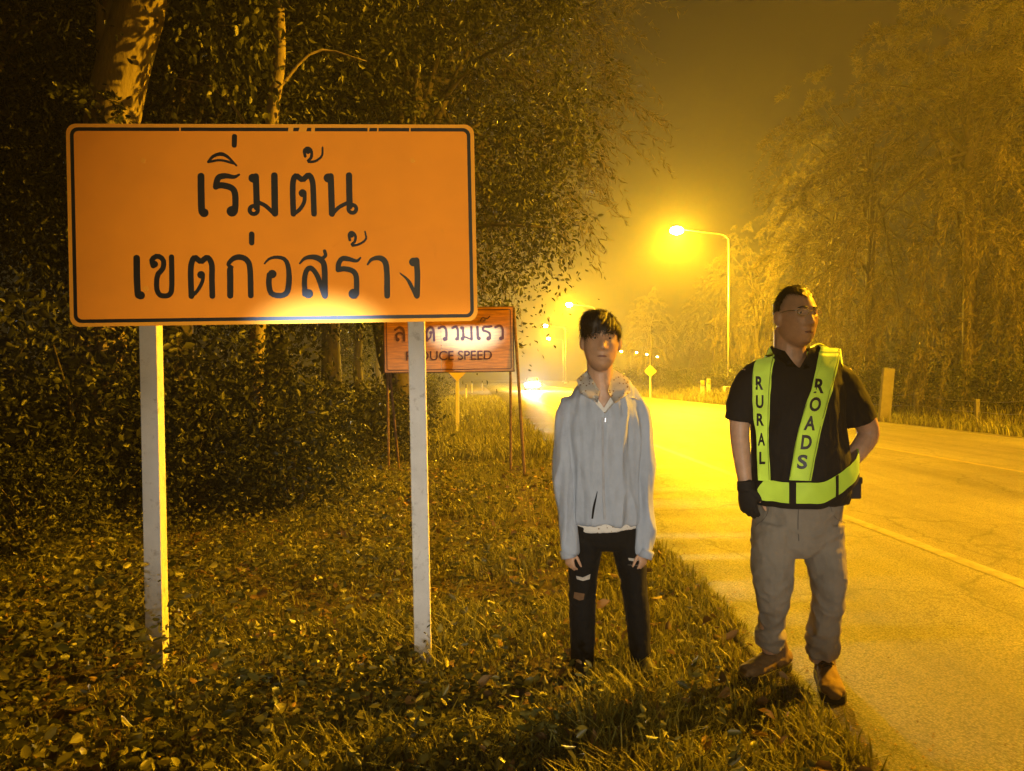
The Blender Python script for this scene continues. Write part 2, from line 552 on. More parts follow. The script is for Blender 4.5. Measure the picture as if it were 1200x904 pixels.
street_lamp((10.4, 96, 0.5), (7.13, 96, 10.6), "second lit street lamp down the road, glowing above the young man's head", LAMP_W * 1.6, color=(1.0, 0.53, 0.010), glow=0.45)
street_lamp((9.38, 134, 0.5), (5.8, 134, 10.57), "upper of the two small lit lamps left of the hooded man's head", LAMP_W * 1.6, color=(1.0, 0.555, 0.012))
street_lamp((11.8, 177, 0.5), (8.46, 177, 10.58), "lower of the two small lit lamps left of the hooded man's head", LAMP_W * 1.6, color=(1.0, 0.555, 0.012))
for px, py, Y, lab in ((728, 412, 255, "tiny lit lamp beside the young man's ear, first of the far row on the bend"),
                       (746, 413.5, 265, "tiny lit lamp in the middle of the far row on the bend"),
                       (758, 415.5, 280, "tiny lit lamp right of the middle one in the far row on the bend"),
                       (770, 418.5, 300, "dimmest tiny lamp at the right end of the far row on the bend")):
    p = at(px, py, Y)
    street_lamp((p.x + 3.2, Y, 0.3), p, lab, LAMP_W * 0.6 if px < 750 else 0)

# ------------------------------------------------------------------ car far down the road
def car():
    c0 = at(624, 452, 84); x, y = c0.x, c0.y
    root = thing("car", "car with glaring white headlights coming towards us far down the road", "car", (x, y, 0))
    prof = [(-0.86, 0.35), (-0.9, 0.75), (-0.82, 0.98), (-0.66, 1.42), (-0.45, 1.5), (0.45, 1.5), (0.66, 1.42), (0.82, 0.98), (0.9, 0.75), (0.86, 0.35)]
    m = MB(); vs = []; ny = [(0.0, 0.80, 0.0), (0.12, 0.97, 0.0), (1.1, 1.0, 0.02), (1.9, 1.0, 1.0), (3.2, 1.0, 1.0), (4.2, 0.96, 0.25), (4.4, 0.85, 0.1)]
    for dy, s, h in ny:
        for px, pz in prof:
            z = pz if pz <= 0.98 else 0.98 + (pz - 0.98) * max(h, 0.03)
            vs.append((x + px * s, y + dy, z))
    n = len(prof); fs = [(i * n + j, i * n + (j + 1) % n, (i + 1) * n + (j + 1) % n, (i + 1) * n + j) for i in range(len(ny) - 1) for j in range(n)]
    fs += [tuple(range(n - 1, -1, -1)), tuple(range((len(ny) - 1) * n, len(ny) * n))]
    m.add(vs, fs); m.build("body", mat("grey_car_paint", (0.12, 0.12, 0.13), 0.35, 0.05), root, True)
    m = MB(); m.add([(x - 0.70, y + 1.25, 1.06), (x + 0.70, y + 1.25, 1.06), (x + 0.60, y + 1.80, 1.44), (x - 0.60, y + 1.80, 1.44)], [(0, 1, 2, 3)])
    m.build("windscreen", mat("dark_glass", (0.02, 0.02, 0.02), 0.1, 0.0), root)
    for s in (-1, 1):
        for dy in (0.85, 3.5):
            m = MB(); m.tube([(x + s * 0.86, y + dy, 0.32), (x + s * 0.66, y + dy, 0.32)], 0.32, 20); m.build("wheel", M['black_paint'], root)
        m = MB(); m.ball((x + s * 0.62, y - 0.01, 0.68), (0.25, 0.07, 0.15), 16)
        m.build("headlight", emit_mat("lit_headlight", (0.9, 0.94, 1.0), 420.0), root, True)
        l = spot_light("headlight_light", (0, 0, 0), (0, -1, 0), 9000, 22, 1.0, (0.92, 0.95, 1.0), 0.1)
        l.location = (s * 0.62, -0.12, 0.66); l.rotation_euler = (R(94), 0, R(180)); l.parent = root
    g_ = bpy.data.lights.new("headlight_glow", 'POINT'); g_.energy = 7000; g_.color = (0.9, 0.94, 1.0); g_.shadow_soft_size = 0.2
    go = bpy.data.objects.new("headlight_glow", g_); COL.objects.link(go); go.parent = root; go.location = (0, -0.5, 0.68)
    m = MB(); m.box((x, y - 0.02, 0.45), (0.5, 0.03, 0.12)); m.build("number_plate", M['concrete'], root)
car()

# ------------------------------------------------------------------ big orange sign
def stroke(mb, pts, w, z, taper0=1.0, taper1=1.0, n=26):
    """flat brush stroke with round ends in the plane y = z (board faces -Y)"""
    P = spline([tuple(p) for p in pts], n) if len(pts) > 2 else spline([tuple(p) for p in pts], 6)
    k = len(P); L = []; Rr = []
    for i in range(k):
        d = P[min(i + 1, k - 1)] - P[max(i - 1, 0)]; d /= np.linalg.norm(d) + 1e-9
        nrm = np.array((-d[1], d[0])); f = i / (k - 1)
        ww = w / 2 * ((taper0 + (1 - taper0) * min(1, f / 0.45)) * (taper1 + (1 - taper1) * min(1, (1 - f) / 0.45)))
        L.append(P[i] + nrm * ww); Rr.append(P[i] - nrm * ww)
    vs = [(p[0], z, p[1]) for p in L] + [(p[0], z, p[1]) for p in Rr]
    mb.add(vs, [(i, i + 1, k + i + 1, k + i) for i in range(k - 1)])
    for e, (a, b, tp) in enumerate(((L[0], Rr[0], taper0), (L[-1], Rr[-1], taper1))):
        c = (a + b) / 2; r = np.linalg.norm(a - b) / 2
        if r < 1e-5: continue
        th0 = math.atan2((a - c)[1], (a - c)[0]); sg = 1 if e == 0 else -1
        fan = [(c[0] + r * math.cos(th0 + sg * math.pi * j / 10), z, c[1] + r * math.sin(th0 + sg * math.pi * j / 10)) for j in range(11)]
        mb.add(fan, [tuple(range(11))])

def disc(mb, c, r, z):
    mb.add([(c[0] + r * math.cos(2 * math.pi * j / 22), z, c[1] + r * math.sin(2 * math.pi * j / 22)) for j in range(22)], [tuple(range(22))])

def ring(mb, c, r, w, z):
    vs = []; k = 26
    for j in range(k):
        a = 2 * math.pi * j / k
        vs += [(c[0] + (r + w / 2) * math.cos(a), z, c[1] + (r + w / 2) * math.sin(a)), (c[0] + max(0.0005, r - w / 2) * math.cos(a), z, c[1] + max(0.0005, r - w / 2) * math.sin(a))]
    mb.add(vs, [(2 * j, 2 * j + 1, (2 * j + 3) % (2 * k), (2 * j + 2) % (2 * k)) for j in range(k)])

def round_rect(w, h, r, seg=7):
    out = []
    for cx, cz, a0 in ((w / 2 - r, h / 2 - r, 0), (-w / 2 + r, h / 2 - r, 90), (-w / 2 + r, -h / 2 + r, 180), (w / 2 - r, -h / 2 + r, 270)):
        for i in range(seg + 1):
            a = R(a0 + 90 * i / seg); out.append((cx + r * math.cos(a), cz + r * math.sin(a)))
    return out

def plate(mb, outline, y0, y1, zc, mi=0, dx=0.0):
    n = len(outline)
    vs = [(p[0] + dx, y0, p[1] + zc) for p in outline] + [(p[0] + dx, y1, p[1] + zc) for p in outline]
    mb.add(vs, [tuple(range(n - 1, -1, -1)), tuple(range(n, 2 * n))] + [(i, (i + 1) % n, n + (i + 1) % n, n + i) for i in range(n)], mi)

def band(mb, o1, o2, y, zc, dx=0.0):
    n = len(o1)
    vs = [(p[0] + dx, y, p[1] + zc) for p in o1] + [(p[0] + dx, y, p[1] + zc) for p in o2]
    mb.add(vs, [(i, (i + 1) % n, n + (i + 1) % n, n + i) for i in range(n)])

SW, SH, SZ = 1.905, 0.95, 2.125
def big_sign():
    c = at(325.5, 265, 3.70)
    lean, yaw = R(-1.15), R(3.9)
    rot = Matrix.Rotation(yaw, 3, 'Z') @ Matrix.Rotation(lean, 3, 'Y')
    base = c - rot @ Vector((0, 0, SZ))
    root = thing("construction_sign", "large orange sign with two lines of black lettering on two white concrete posts", "road sign", base, (0, lean, yaw))
    m = MB(); plate(m, round_rect(SW, SH, 0.045), -0.046, -0.0425, SZ)
    board = m.build("board", M['sign_rim'], root, local=True)
    m = MB(); o = round_rect(SW - 0.05, SH - 0.05, 0.03)
    m.add([(p[0], -0.0465, p[1] + SZ) for p in o], [tuple(range(len(o)))])
    m.build("face", M['sign'], board, local=True)
    # painted border line, chipped along its upper edge
    m = MB()
    o1 = round_rect(SW - 0.036, SH - 0.034, 0.036); o2 = round_rect(SW - 0.070, SH - 0.068, 0.022)
    band(m, o1, o2, -0.0472, SZ)
    m.build("border", M['black_paint'], board, local=True)
    m = MB()
    for px, w, h in ((214.5, 0.004, 0.014), (342, 0.014, 0.018), (356, 0.022, 0.012), (368, 0.010, 0.020), (433, 0.005, 0.012), (444, 0.004, 0.012), (482, 0.004, 0.016)):
        x = (px - 322) / 473 * SW
        z0 = SZ + SH / 2 - 0.026
        m = MB(); m.add([(x - w, -0.0478, z0 - h), (x + w * 0.7, -0.0478, z0 - h * 0.8), (x + w, -0.0478, z0 + h * 0.7), (x - w * 0.6, -0.0478, z0 + h)], [(0, 1, 2, 3)])
        m.build("paint_chip", M['sign_rim'], board, local=True)
    # bolt heads
    for bx in (-0.603, 0.655):
        for bz in (-0.30, 0.30):
            m = MB(); m.tube([(bx, -0.046, SZ + bz), (bx, -0.053, SZ + bz)], 0.011, 10); m.build("bolt", M['sign_rim'], board, local=True)
    # lettering, drawn as brush strokes in the sign's own plane
    def cv(ox, oy, s):
        def f(p):
            px, py = ox + p[0] / s, oy + p[1] / s
            k = (py - 148) / 231.0
            xl = 83 + 7 * k; xr = 556 + 5 * k
            u = (px - xl) / (xr - xl)
            yt = 148 + 2 * u; yb = 383 - 6 * u
            v_ = (py - yt) / (yb - yt)
            return ((u - 0.5) * SW, SZ + (0.5 - v_) * SH)
        f.k = SW / 473.0 / s
        return f
    A = cv(220, 150, 5.714); B = cv(150, 265, 6.667); Cc = cv(320, 265, 6.667)
    m = MB(); zc = [-0.0480]
    def S(f, w, *pts, t0=1.0, t1=1.0):
        zc[0] -= 0.00012; stroke(m, [f(p) for p in pts], w * f.k, zc[0], t0, t1)
    def D(f, p, r): zc[0] -= 0.00012; disc(m, f(p), r * f.k, zc[0])
    def O(f, p, r, w): zc[0] -= 0.00012; ring(m, f(p), r * f.k, w * f.k, zc[0])
    def G(nm):
        nonlocal m
        m.build(nm, M['black_paint'], board, local=True); m = MB()
    # first line
    S(A, 46, (95, 338), (97, 450), (101, 560), (112, 585)); D(A, (118, 580), 29)
    G("letter")
    S(A, 40, (345, 328), (312, 343), (255, 336), (212, 346), (197, 380), (193, 408), t0=0.35)
    S(A, 42, (195, 402), (240, 399), (295, 416), (318, 450), (322, 520), (318, 570)); D(A, (300, 570), 36)
    G("letter")
    S(A, 26, (142, 243), (175, 207), (225, 192), (270, 212), (326, 268), t0=0.6, t1=0.5); S(A, 17, (142, 244), (225, 233), (308, 254))
    G("vowel_mark")
    S(A, 34, (313, 76), (312, 134))
    G("tone_mark")
    D(A, (436, 352), 30); S(A, 42, (455, 340), (460, 450), (462, 545)); O(A, (443, 562), 27, 28); S(A, 28, (475, 512), (520, 535), (580, 588)); S(A, 44, (578, 335), (580, 460), (583, 585))
    G("letter")
    S(A, 38, (705, 588), (700, 450), (703, 370), (722, 337), (765, 362), (805, 332), (830, 370), (837, 450), (842, 588)); D(A, (766, 452), 27); S(A, 26, (780, 450), (776, 510), (748, 558), (708, 590))
    G("letter")
    S(A, 20, (782, 208), (775, 172), (797, 153), (822, 170), (822, 215), (800, 243), (850, 240), (893, 205), (897, 150), t1=0.6); D(A, (800, 178), 16)
    G("tone_mark")
    D(A, (936, 352), 31); S(A, 42, (952, 340), (957, 450), (962, 588)); S(A, 26, (966, 588), (1010, 545), (1075, 512)); S(A, 42, (1075, 335), (1077, 440), (1080, 540)); O(A, (1098, 556), 27, 26)
    G("letter")
    # second line
    S(B, 50, (97, 258), (100, 400), (108, 530), (118, 548)); D(B, (130, 545), 32)
    G("letter")
    S(B, 40, (222, 318), (213, 270), (255, 243), (298, 275), (295, 340), (255, 390), (250, 490), (272, 540), (310, 550), (348, 538), (364, 480), (360, 250)); D(B, (232, 305), 27)
    G("letter")
    S(B, 44, (513, 552), (507, 400), (510, 310), (535, 254), (583, 285), (632, 254), (666, 310), (668, 420), (672, 552)); D(B, (586, 388), 30); S(B, 28, (602, 390), (595, 440), (560, 508), (515, 552))
    G("letter")
    S(B, 48, (808, 548), (808, 450), (806, 350)); S(B, 44, (822, 330), (792, 308), (830, 264), (880, 252), (933, 275), (958, 340), (966, 548), t0=0.5)
    G("letter")
    S(B, 42, (970, 76), (970, 142))
    G("tone_mark")
    S(B, 44, (1070, 302), (1110, 264), (1170, 254), (1230, 275), (1256, 350), (1256, 480), (1235, 535), (1180, 550), (1122, 530), (1104, 460), (1108, 390), t0=0.3); D(B, (1130, 383), 33)
    G("letter")
    S(Cc, 46, (208, 302), (250, 262), (320, 254), (378, 282), (400, 342), (404, 553), t0=0.3); S(Cc, 28, (388, 262), (408, 240), (400, 208)); D(Cc, (275, 535), 37); S(Cc, 40, (248, 540), (246, 420), (265, 352), (300, 342), (345, 400), (396, 540))
    G("letter")
    S(Cc, 40, (680, 260), (650, 284), (590, 270), (540, 266), (512, 300), (506, 352), t0=0.35); S(Cc, 42, (508, 350), (560, 345), (620, 362), (648, 410), (650, 540)); D(Cc, (627, 537), 40)
    G("letter")
    S(Cc, 22, (596, 122), (590, 82), (610, 62), (638, 85), (637, 130), (610, 163), (670, 155), (722, 115), (715, 58), t1=0.6); D(Cc, (610, 86), 20)
    G("tone_mark")
    S(Cc, 46, (735, 312), (770, 272), (830, 262), (870, 290), (886, 360), (890, 553), t0=0.3)
    G("letter")
    D(Cc, (1096, 294), 35); S(Cc, 46, (1120, 280), (1127, 400), (1124, 553)); S(Cc, 30, (990, 378), (1050, 430), (1090, 500), (1116, 556), t0=0.2)
    G("letter")
    for bx in (-0.603, 0.655):
        m = MB(); m.box((bx, 0.0, 1.15), (0.080, 0.082, 2.86), bev=0.005)
        m.build("post", M['concrete'], root, local=True)
big_sign()

# ------------------------------------------------------------------ second sign on a steel easel
def text_mesh(s, bold=0.0):
    cu = bpy.data.curves.new("tmp_text", 'FONT'); cu.body = s; cu.size = 1.0; cu.offset = bold; cu.resolution_u = 4
    ob = bpy.data.objects.new("tmp_text", cu); COL.objects.link(ob)
    dg = bpy.context.evaluated_depsgraph_get()
    me = bpy.data.meshes.new_from_object(ob.evaluated_get(dg))
    bpy.data.objects.remove(ob); bpy.data.curves.remove(cu)
    co = np.array([v.co[:2] for v in me.vertices]); lo, hi = co.min(0), co.max(0)
    for v in me.vertices: v.co = ((v.co.x - lo[0]) / (hi[0] - lo[0]), (v.co.y - lo[1]) / (hi[1] - lo[1]), 0)
    return me

def speed_sign():
    Y = 11.0; W, H = 1.83, 0.91
    c = at(528.5, 398.5, Y); zc = c.z - (-0.06)
    root = thing("speed_sign", "weathered orange speed sign on a rusty steel easel half behind the large sign", "road sign", (c.x, Y, -0.06), (0, R(-0.8), R(2)))
    for k, (x0, x1) in enumerate(((-W / 2, -0.115), (-0.111, W / 2))):
        m = MB(); w = x1 - x0
        plate(m, [(w / 2, H / 2), (-w / 2, H / 2), (-w / 2, -H / 2), (w / 2, -H / 2)], -0.034, -0.030 + 0.0015 * k, zc, dx=(x0 + x1) / 2)
        m.build("panel", M['sign_two'], root, local=True)
    m = MB(); band(m, round_rect(W - 0.05, H - 0.05, 0.03), round_rect(W - 0.072, H - 0.072, 0.02), -0.0362, zc); m.build("border", M['dark_red'], root, local=True)
    m = MB()
    for a, b in (((-W / 2, H / 2), (W / 2, H / 2)), ((-W / 2, -H / 2), (W / 2, -H / 2))):
        m.box(((a[0] + b[0]) / 2, -0.014, zc + a[1]), (W + 0.04, 0.03, 0.03))
    for x in (-W / 2, W / 2): m.box((x, -0.014, zc), (0.03, 0.0302, H - 0.03))
    m.build("frame", M['rust'], root, local=True)
    def L(name, a, b, r=0.019):
        m = MB(); m.tube([a, b], r, 6); m.build(name, M['rust'], root, local=True)
    L("leg", (-W / 2 + 0.03, 0.03, zc + H / 2), (-W / 2 + 0.02, 0.06, -0.1)); L("leg", (-W / 2 + 0.05, 0.05, zc - H / 2 + 0.1), (-W / 2 + 0.10, 0.75, -0.1))
    L("leg", (W / 2 - 0.03, 0.03, zc + H / 2), (W / 2 - 0.05, 0.30, -0.1)); L("leg", (W / 2 + 0.02, -0.01, zc + H / 2 - 0.02), (W / 2 + 0.14, -0.12, -0.1), 0.022)
    # lettering
    def f(p): return ((p[0] - 582) / 1045.0 * W, zc + (308 - p[1]) / 510.0 * H)
    f.k = W / 1045.0
    m = MB(); z = [-0.0368]
    def S(w, *pts):
        z[0] -= 0.00012; stroke(m, [f(p) for p in pts], w * f.k, z[0], n=18)
    def D(p, r): z[0] -= 0.00012; disc(m, f(p), r * f.k, z[0])
    def G(nm):
        nonlocal m
        m.build(nm, M['dark_red'], root, local=True); m = MB()
    S(20, (150, 222), (185, 203), (214, 228), (218, 310)); S(18, (160, 305), (158, 262), (185, 248), (214, 262)); D((168, 302), 15)
    G("letter")
    S(20, (292, 312), (288, 235), (320, 203), (350, 232), (355, 312)); S(14, (322, 250), (318, 290), (296, 312)); D((318, 250), 14)
    G("letter")
    S(20, (405, 312), (400, 250), (425, 207), (455, 222), (462, 312)); S(14, (440, 250), (432, 285), (408, 310)); D((436, 250), 14)
    G("letter")
    S(20, (500, 215), (535, 202), (560, 230), (562, 305)); D((548, 302), 17)
    G("letter")
    S(20, (612, 215), (640, 203), (655, 235), (655, 305)); D((645, 302), 14)
    G("letter")
    D((686, 215), 14); S(20, (698, 212), (700, 300)); D((692, 300), 17); S(14, (708, 285), (765, 308)); S(20, (765, 210), (767, 308))
    G("letter")
    S(22, (815, 210), (818, 300)); D((826, 300), 16)
    G("letter")
    S(19, (928, 205), (895, 208), (868, 208), (860, 235), (890, 245), (914, 262), (916, 302)); D((903, 302), 17)
    G("letter")
    S(11, (842, 160), (852, 138), (872, 136), (878, 156), (866, 160)); S(11, (880, 140), (898, 142), (916, 124))
    G("vowel_mark")
    S(20, (962, 212), (995, 200), (1020, 226), (1021, 302)); D((1006, 302), 16)
    G("letter")
    me = text_mesh("REDUCE SPEED", 0.012)
    for v in me.vertices:
        x, zz = f((232 + v.co.x * 700, 472 - v.co.y * 76)); v.co = (x, -0.0375, zz)
    link("words", me, M['dark_red'], root, False, local=True)
speed_sign()

# ------------------------------------------------------------------ small roadside furniture
def sign_post(px, py_base, Y, h, label, shape, zb=-0.05):
    b = at(px, py_base, Y); x = b.x
    root = thing("roadside_sign", label, "sign", (x, Y, zb))
    m = MB(); m.box((x, Y, zb + h / 2 - 0.1), (0.09, 0.09, h + 0.2), bev=0.006); m.build("post", M['concrete'], root)
    m = MB()
    if shape == 'diamond':
        r = 0.42; o = [(r, 0), (0, r), (-r, 0), (0, -r)]
    else:
        r = 0.3; o = [(r, r), (-r, r), (-r, -r), (r, -r)]
    vs = [(x + a, Y - 0.07, zb + h - 0.42 + c) for a, c in o] + [(x + a, Y - 0.05, zb + h - 0.42 + c) for a, c in o]
    m.add(vs, [(3, 2, 1, 0), (4, 5, 6, 7)] + [(i, (i + 1) % 4, 4 + (i + 1) % 4, 4 + i) for i in range(4)])
    m.build("plate", M['yellow_back'], root)
sign_post(536, 503, 20.6, 2.16, "slim white post of a yellow diamond sign standing behind the speed sign", 'diamond')
sign_post(762, 466, 55, 2.2, "small diamond sign on a pale post past the young man's shoulder", 'diamond', 0.1)
sign_post(687, 452, 92, 2.3, "small square sign far off beside the young man's neck", 'square', 0.1)

def guide_post(x, y, h, label, w=0.10, lean=0.0, depth=0.1, group=None, cap=None, cat="post", nm="guide_post"):
    z = ground_z(x, y)
    root = thing(nm, label, cat, (x, y, z), (0, lean, 0), group)
    m = MB(); m.box((0, 0, h / 2 - 0.1), (w, depth, h + 0.2), bev=0.01)
    m.build("shaft", M['grey_concrete'] if cap is None else M['concrete'], root, local=True)
    if cap:
        m = MB(); m.box((0, -depth / 2 - 0.011, h - 0.17), (w * 0.92, 0.02, 0.26)); m.build("reflector", cap, root, local=True)
    return root
yr = retro_mat("yellow_reflector", (0.8, 0.6, 0.1), (1, 0.8, 0.3), 0.3)
guide_post(-4.35, 32, 0.95, "short white guide post in the grass left of the right sign post", cap=M['black_paint'])
guide_post(-3.1, 52, 1.1, "pale guide post by the verge, left of the distant pair", cap=M['black_paint'])
guide_post(-3.9, 75, 1.2, "pale guide post of the distant pair, right of the verge bushes", cap=M['black_paint'])
guide_post(-3.4, 88, 1.2, "farthest pale guide post at the verge near the car", cap=M['black_paint'])
guide_post(12.4, 50, 0.95, "left of two short posts with yellow reflectors beside the lamp pole", 0.24, cap=yr, group="posts with yellow reflectors")
guide_post(12.85, 50.2, 0.95, "right of two short posts with yellow reflectors beside the lamp pole", 0.24, cap=yr, group="posts with yellow reflectors")
guide_post(11.62, 24, 1.72, "tall pale concrete slab post leaning right behind the vest man's elbow", 0.34, R(5), 0.14, nm="concrete_post")
# wire fence beyond the road
fx = lambda y: 13.15 - 0.045 * (y - 20) * 1.0
fence = thing("wire_fence", "low fence of thin wires between concrete posts beyond the road", "fence", (13.2, 20, 0.2))
ws = []
for y in (14.5, 17.2, 19.4, 21.6, 24.6, 28, 32, 36.5):
    x = fx(y); z = ground_z(x, y); h = 0.62 + 0.25 * random.random()
    m = MB(); m.box((x, y, z + h / 2 - 0.1), (0.11, 0.11, h + 0.2), bev=0.01)
    m.build("fence_post", M['grey_concrete'], fence); ws.append((x, y, z, h))
for f_ in (0.45, 0.9):
    m = MB()
    for a, b in zip(ws[:-1], ws[1:]):
        p = (a[0], a[1] - 0.06, a[2] + a[3] * f_); q = (b[0], b[1] - 0.06, b[2] + b[3] * f_)
        mid = ((p[0] + q[0]) / 2, (p[1] + q[1]) / 2, (p[2] + q[2]) / 2 - 0.05)
        m.tube([p, mid, q], 0.006, 5, steps=8)
    m.build("wire", M['galv'], fence)
# ------------------------------------------------------------------ leaves
def unit(v): return v / (np.linalg.norm(v, axis=1, keepdims=True) + 1e-9)

def leaf_geo(P, axis, size, width=0.42, curl=0.15, r=rng):
    """P (n,3) base points, axis (n,3) pointing directions, size (n,) -> folded leaf quads"""
    n = len(P); ax = unit(axis)
    rnd = unit(r.normal(size=(n, 3)))
    side = unit(np.cross(ax, rnd)); nor = np.cross(side, ax)
    s = size[:, None]
    w = s * width * (0.8 + 0.4 * r.random((n, 1)))
    lo = P + ax * s * 0.28; hi = P + ax * s * 0.68
    up = nor * s * curl
    a1 = lo + side * w * 0.48 + up * 0.5; b1 = lo - side * w * 0.48 + up * 0.5
    a2 = hi + side * w * 0.40 + up * 0.4; b2 = hi - side * w * 0.40 + up * 0.4
    tip = P + ax * s - up * 0.6
    V = np.stack([P, a1, a2, tip, b2, b1], 1).reshape(-1, 3)
    i = np.arange(n)[:, None] * 6
    F = np.vstack([np.hstack([i, i + 1, i + 2, i + 3]), np.hstack([i, i + 3, i + 4, i + 5])])
    return V, F

def merge(parts):
    Vs = []; Fs = []; o = 0
    for v, f in parts:
        Vs.append(v); Fs.append(f + o); o += len(v)
    return np.vstack(Vs), np.vstack(Fs)

def clumps_to_leaves(C, rad, per, size, r, droop=0.3, width=0.45):
    n = len(C) * per
    off = r.normal(size=(n, 3)) * np.repeat(rad, per)[:, None] * 0.55
    P = np.repeat(C, per, 0) + off
    ax = unit(off) * 0.7 + r.normal(size=(n, 3)) * 0.6; ax[:, 2] -= droop
    return leaf_geo(P, ax, size * (0.6 + 0.8 * r.random(n)), width, 0.15, r)

def sprays(C, D, length, per, nl, r, width=0.10, droop=0.6):
    """feathery drooping sprays: from each C a strand in direction D bending down, set with narrow leaves"""
    n = len(C); tt = r.random((n, per)) ** 0.8
    L = length * (0.6 + 0.8 * r.random((n, 1)))
    Dn = unit(D)
    P = C[:, None, :] + Dn[:, None, :] * (tt * L)[:, :, None]
    P[:, :, 2] -= droop * (tt * L) ** 2 / np.maximum(L, 0.1)
    P += r.normal(size=P.shape) * 0.03
    ax = Dn[:, None, :] * 0.8 + r.normal(size=P.shape) * 0.55
    ax[:, :, 2] -= 0.5 * tt + 0.15
    P = P.reshape(-1, 3); ax = ax.reshape(-1, 3)
    return leaf_geo(P, ax, nl * (0.6 + 0.8 * r.random(len(P))), width, 0.05, r)

def crown_points(r, n, c, rad, hollow=0.45):
    d = unit(r.normal(size=(n, 3)))
    q = hollow + (1 - hollow) * r.random((n, 1)) ** 0.6
    lump = np.array([1 + 0.28 * noise.noise(Vector(x) * 2.3 + Vector(c)) for x in d])[:, None]
    return np.array(c) + d * q * lump * np.array(rad)

def limbs(m, base, top, r0, targets, r):
    """tapered trunk and limbs out to some clumps"""
    b = Vector(base); t = Vector(top); h = (t - b).length
    side = Vector((r.normal() * 0.04 * h, r.normal() * 0.04 * h, 0))
    pts = [b - Vector((0, 0, 0.3)), b + (t - b) * 0.02, b.lerp(t, 0.3) + side, b.lerp(t, 0.65) - side * 0.5, t]
    m.tube(pts, [r0 * 1.5, r0 * 1.25, r0 * 0.95, r0 * 0.75, r0 * 0.3], 12, steps=16)
    for q in targets:
        q = Vector(q); f = 0.4 + 0.5 * r.random()
        a = b.lerp(t, f) + side * (0.3 if f < 0.6 else -0.2)
        k = a.lerp(q, 0.5) + Vector((0, 0, 0.12 * (q - a).length))
        m.tube([a, k, q], [r0 * 0.38, r0 * 0.22, r0 * 0.06], 7, steps=8)

def make_tree(name, label, base, h, r0, crown_c, crown_r, n_cl, per, leaf, seed, leafmat, barkmat, kind='leaf', top=None, group=None, hollow=0.35, clr=0.55, droop=0.6, slen=1.1):
    r = np.random.default_rng(seed)
    root = thing(name, label, "tree", base, group=group)
    C = crown_points(r, n_cl, crown_c, crown_r, hollow)
    C = C[C[:, 2] > 0.6]
    m = MB(); limbs(m, (0, 0, 0), top or (crown_c[0] * 0.6, crown_c[1] * 0.6, crown_c[2] + crown_r[2] * 0.5), r0, C[r.choice(len(C), min(26, len(C)), False)], r)
    m.build("trunk", barkmat, root, True, local=True)
    if kind == 'leaf':
        V, F = clumps_to_leaves(C, np.full(len(C), clr) * (0.6 + 0.8 * r.random(len(C))), per, leaf, r)
    else:
        k = 3
        CC = np.repeat(C, k, 0)
        D = unit(CC - np.array(crown_c)) + r.normal(size=CC.shape) * 0.5
        V, F = sprays(CC, D, slen, per, leaf, r, 0.11, droop)
    link("crown", np_mesh("crown", V, F), leafmat, root, False, local=True)
    return root

def place_copy(src, loc, rz, sc, label, group=None):
    c = copy_tree(src); c.location = loc; c.rotation_euler = (0, 0, rz); c.scale = (sc, sc, sc)
    c["label"] = label
    if group: c["group"] = group
    return c

def gl(x, y): return (x, y, ground_z(x, y) - 0.02)

# the leaning pale trunk behind the sign
b = gl(-4.42, 8.0)
root = thing("leaning_tree", "big tree with a pale leaning trunk rising behind the large sign's left end", "tree", b)
m = MB(); z0 = b[2]
def tp(px, py, Y=8.0):
    p = at(px, py, Y); return (p.x - b[0], p.y - b[1], p.z - z0)
m.tube([tp(92, 640), tp(98, 560), tp(108, 460), tp(122, 300), tp(132, 140), tp(167, 0), tp(215, -160), tp(250, -330)], [0.42, 0.36, 0.29, 0.275, 0.265, 0.245, 0.21, 0.14], 18, steps=40)
m.tube([tp(122, 120, 8.0), tp(126, 60, 8.05), tp(120, -30, 8.1), tp(80, -200, 8.3)], [0.10, 0.11, 0.10, 0.06], 10, steps=14)
m.tube([tp(112, 440, 7.9), tp(118, 480, 7.75), tp(112, 560, 7.6)], [0.10, 0.11, 0.08], 10, steps=10)
m.build("trunk", M['pale_bark'], root, True, local=True)
r = np.random.default_rng(3)
C = crown_points(r, 150, (0.8, 0.8, 7.2), (3.0, 2.8, 2.3), 0.3)
p1 = clumps_to_leaves(C, np.full(len(C), 0.5), 60, 0.12, r)
# hanging leafy strands beside the trunk
st = np.array([tp(200 + 120 * r.random(), -90 + 60 * r.random(), 7.6 + 0.9 * r.random()) for _ in range(26)])
p2 = sprays(st, np.tile(np.array([[0.05, -0.1, -1.0]]), (len(st), 1)) + r.normal(size=st.shape) * 0.12, 1.35, 34, 0.085, r, 0.5, 0.1)
st = np.array([tp(100 + 60 * r.random(), 120 + 40 * r.random(), 7.7) for _ in range(10)])
p3 = sprays(st, r.normal(size=st.shape) * 0.6, 0.5, 26, 0.07, r, 0.5, 0.3)
link("crown", np_mesh("crown", *p1), M['leaf_shaded'], root, False, local=True)
V, F = merge([p2, p3])
link("hanging_vine", np_mesh("hanging_vine", V, F), M['leaf'], root, False, local=True)

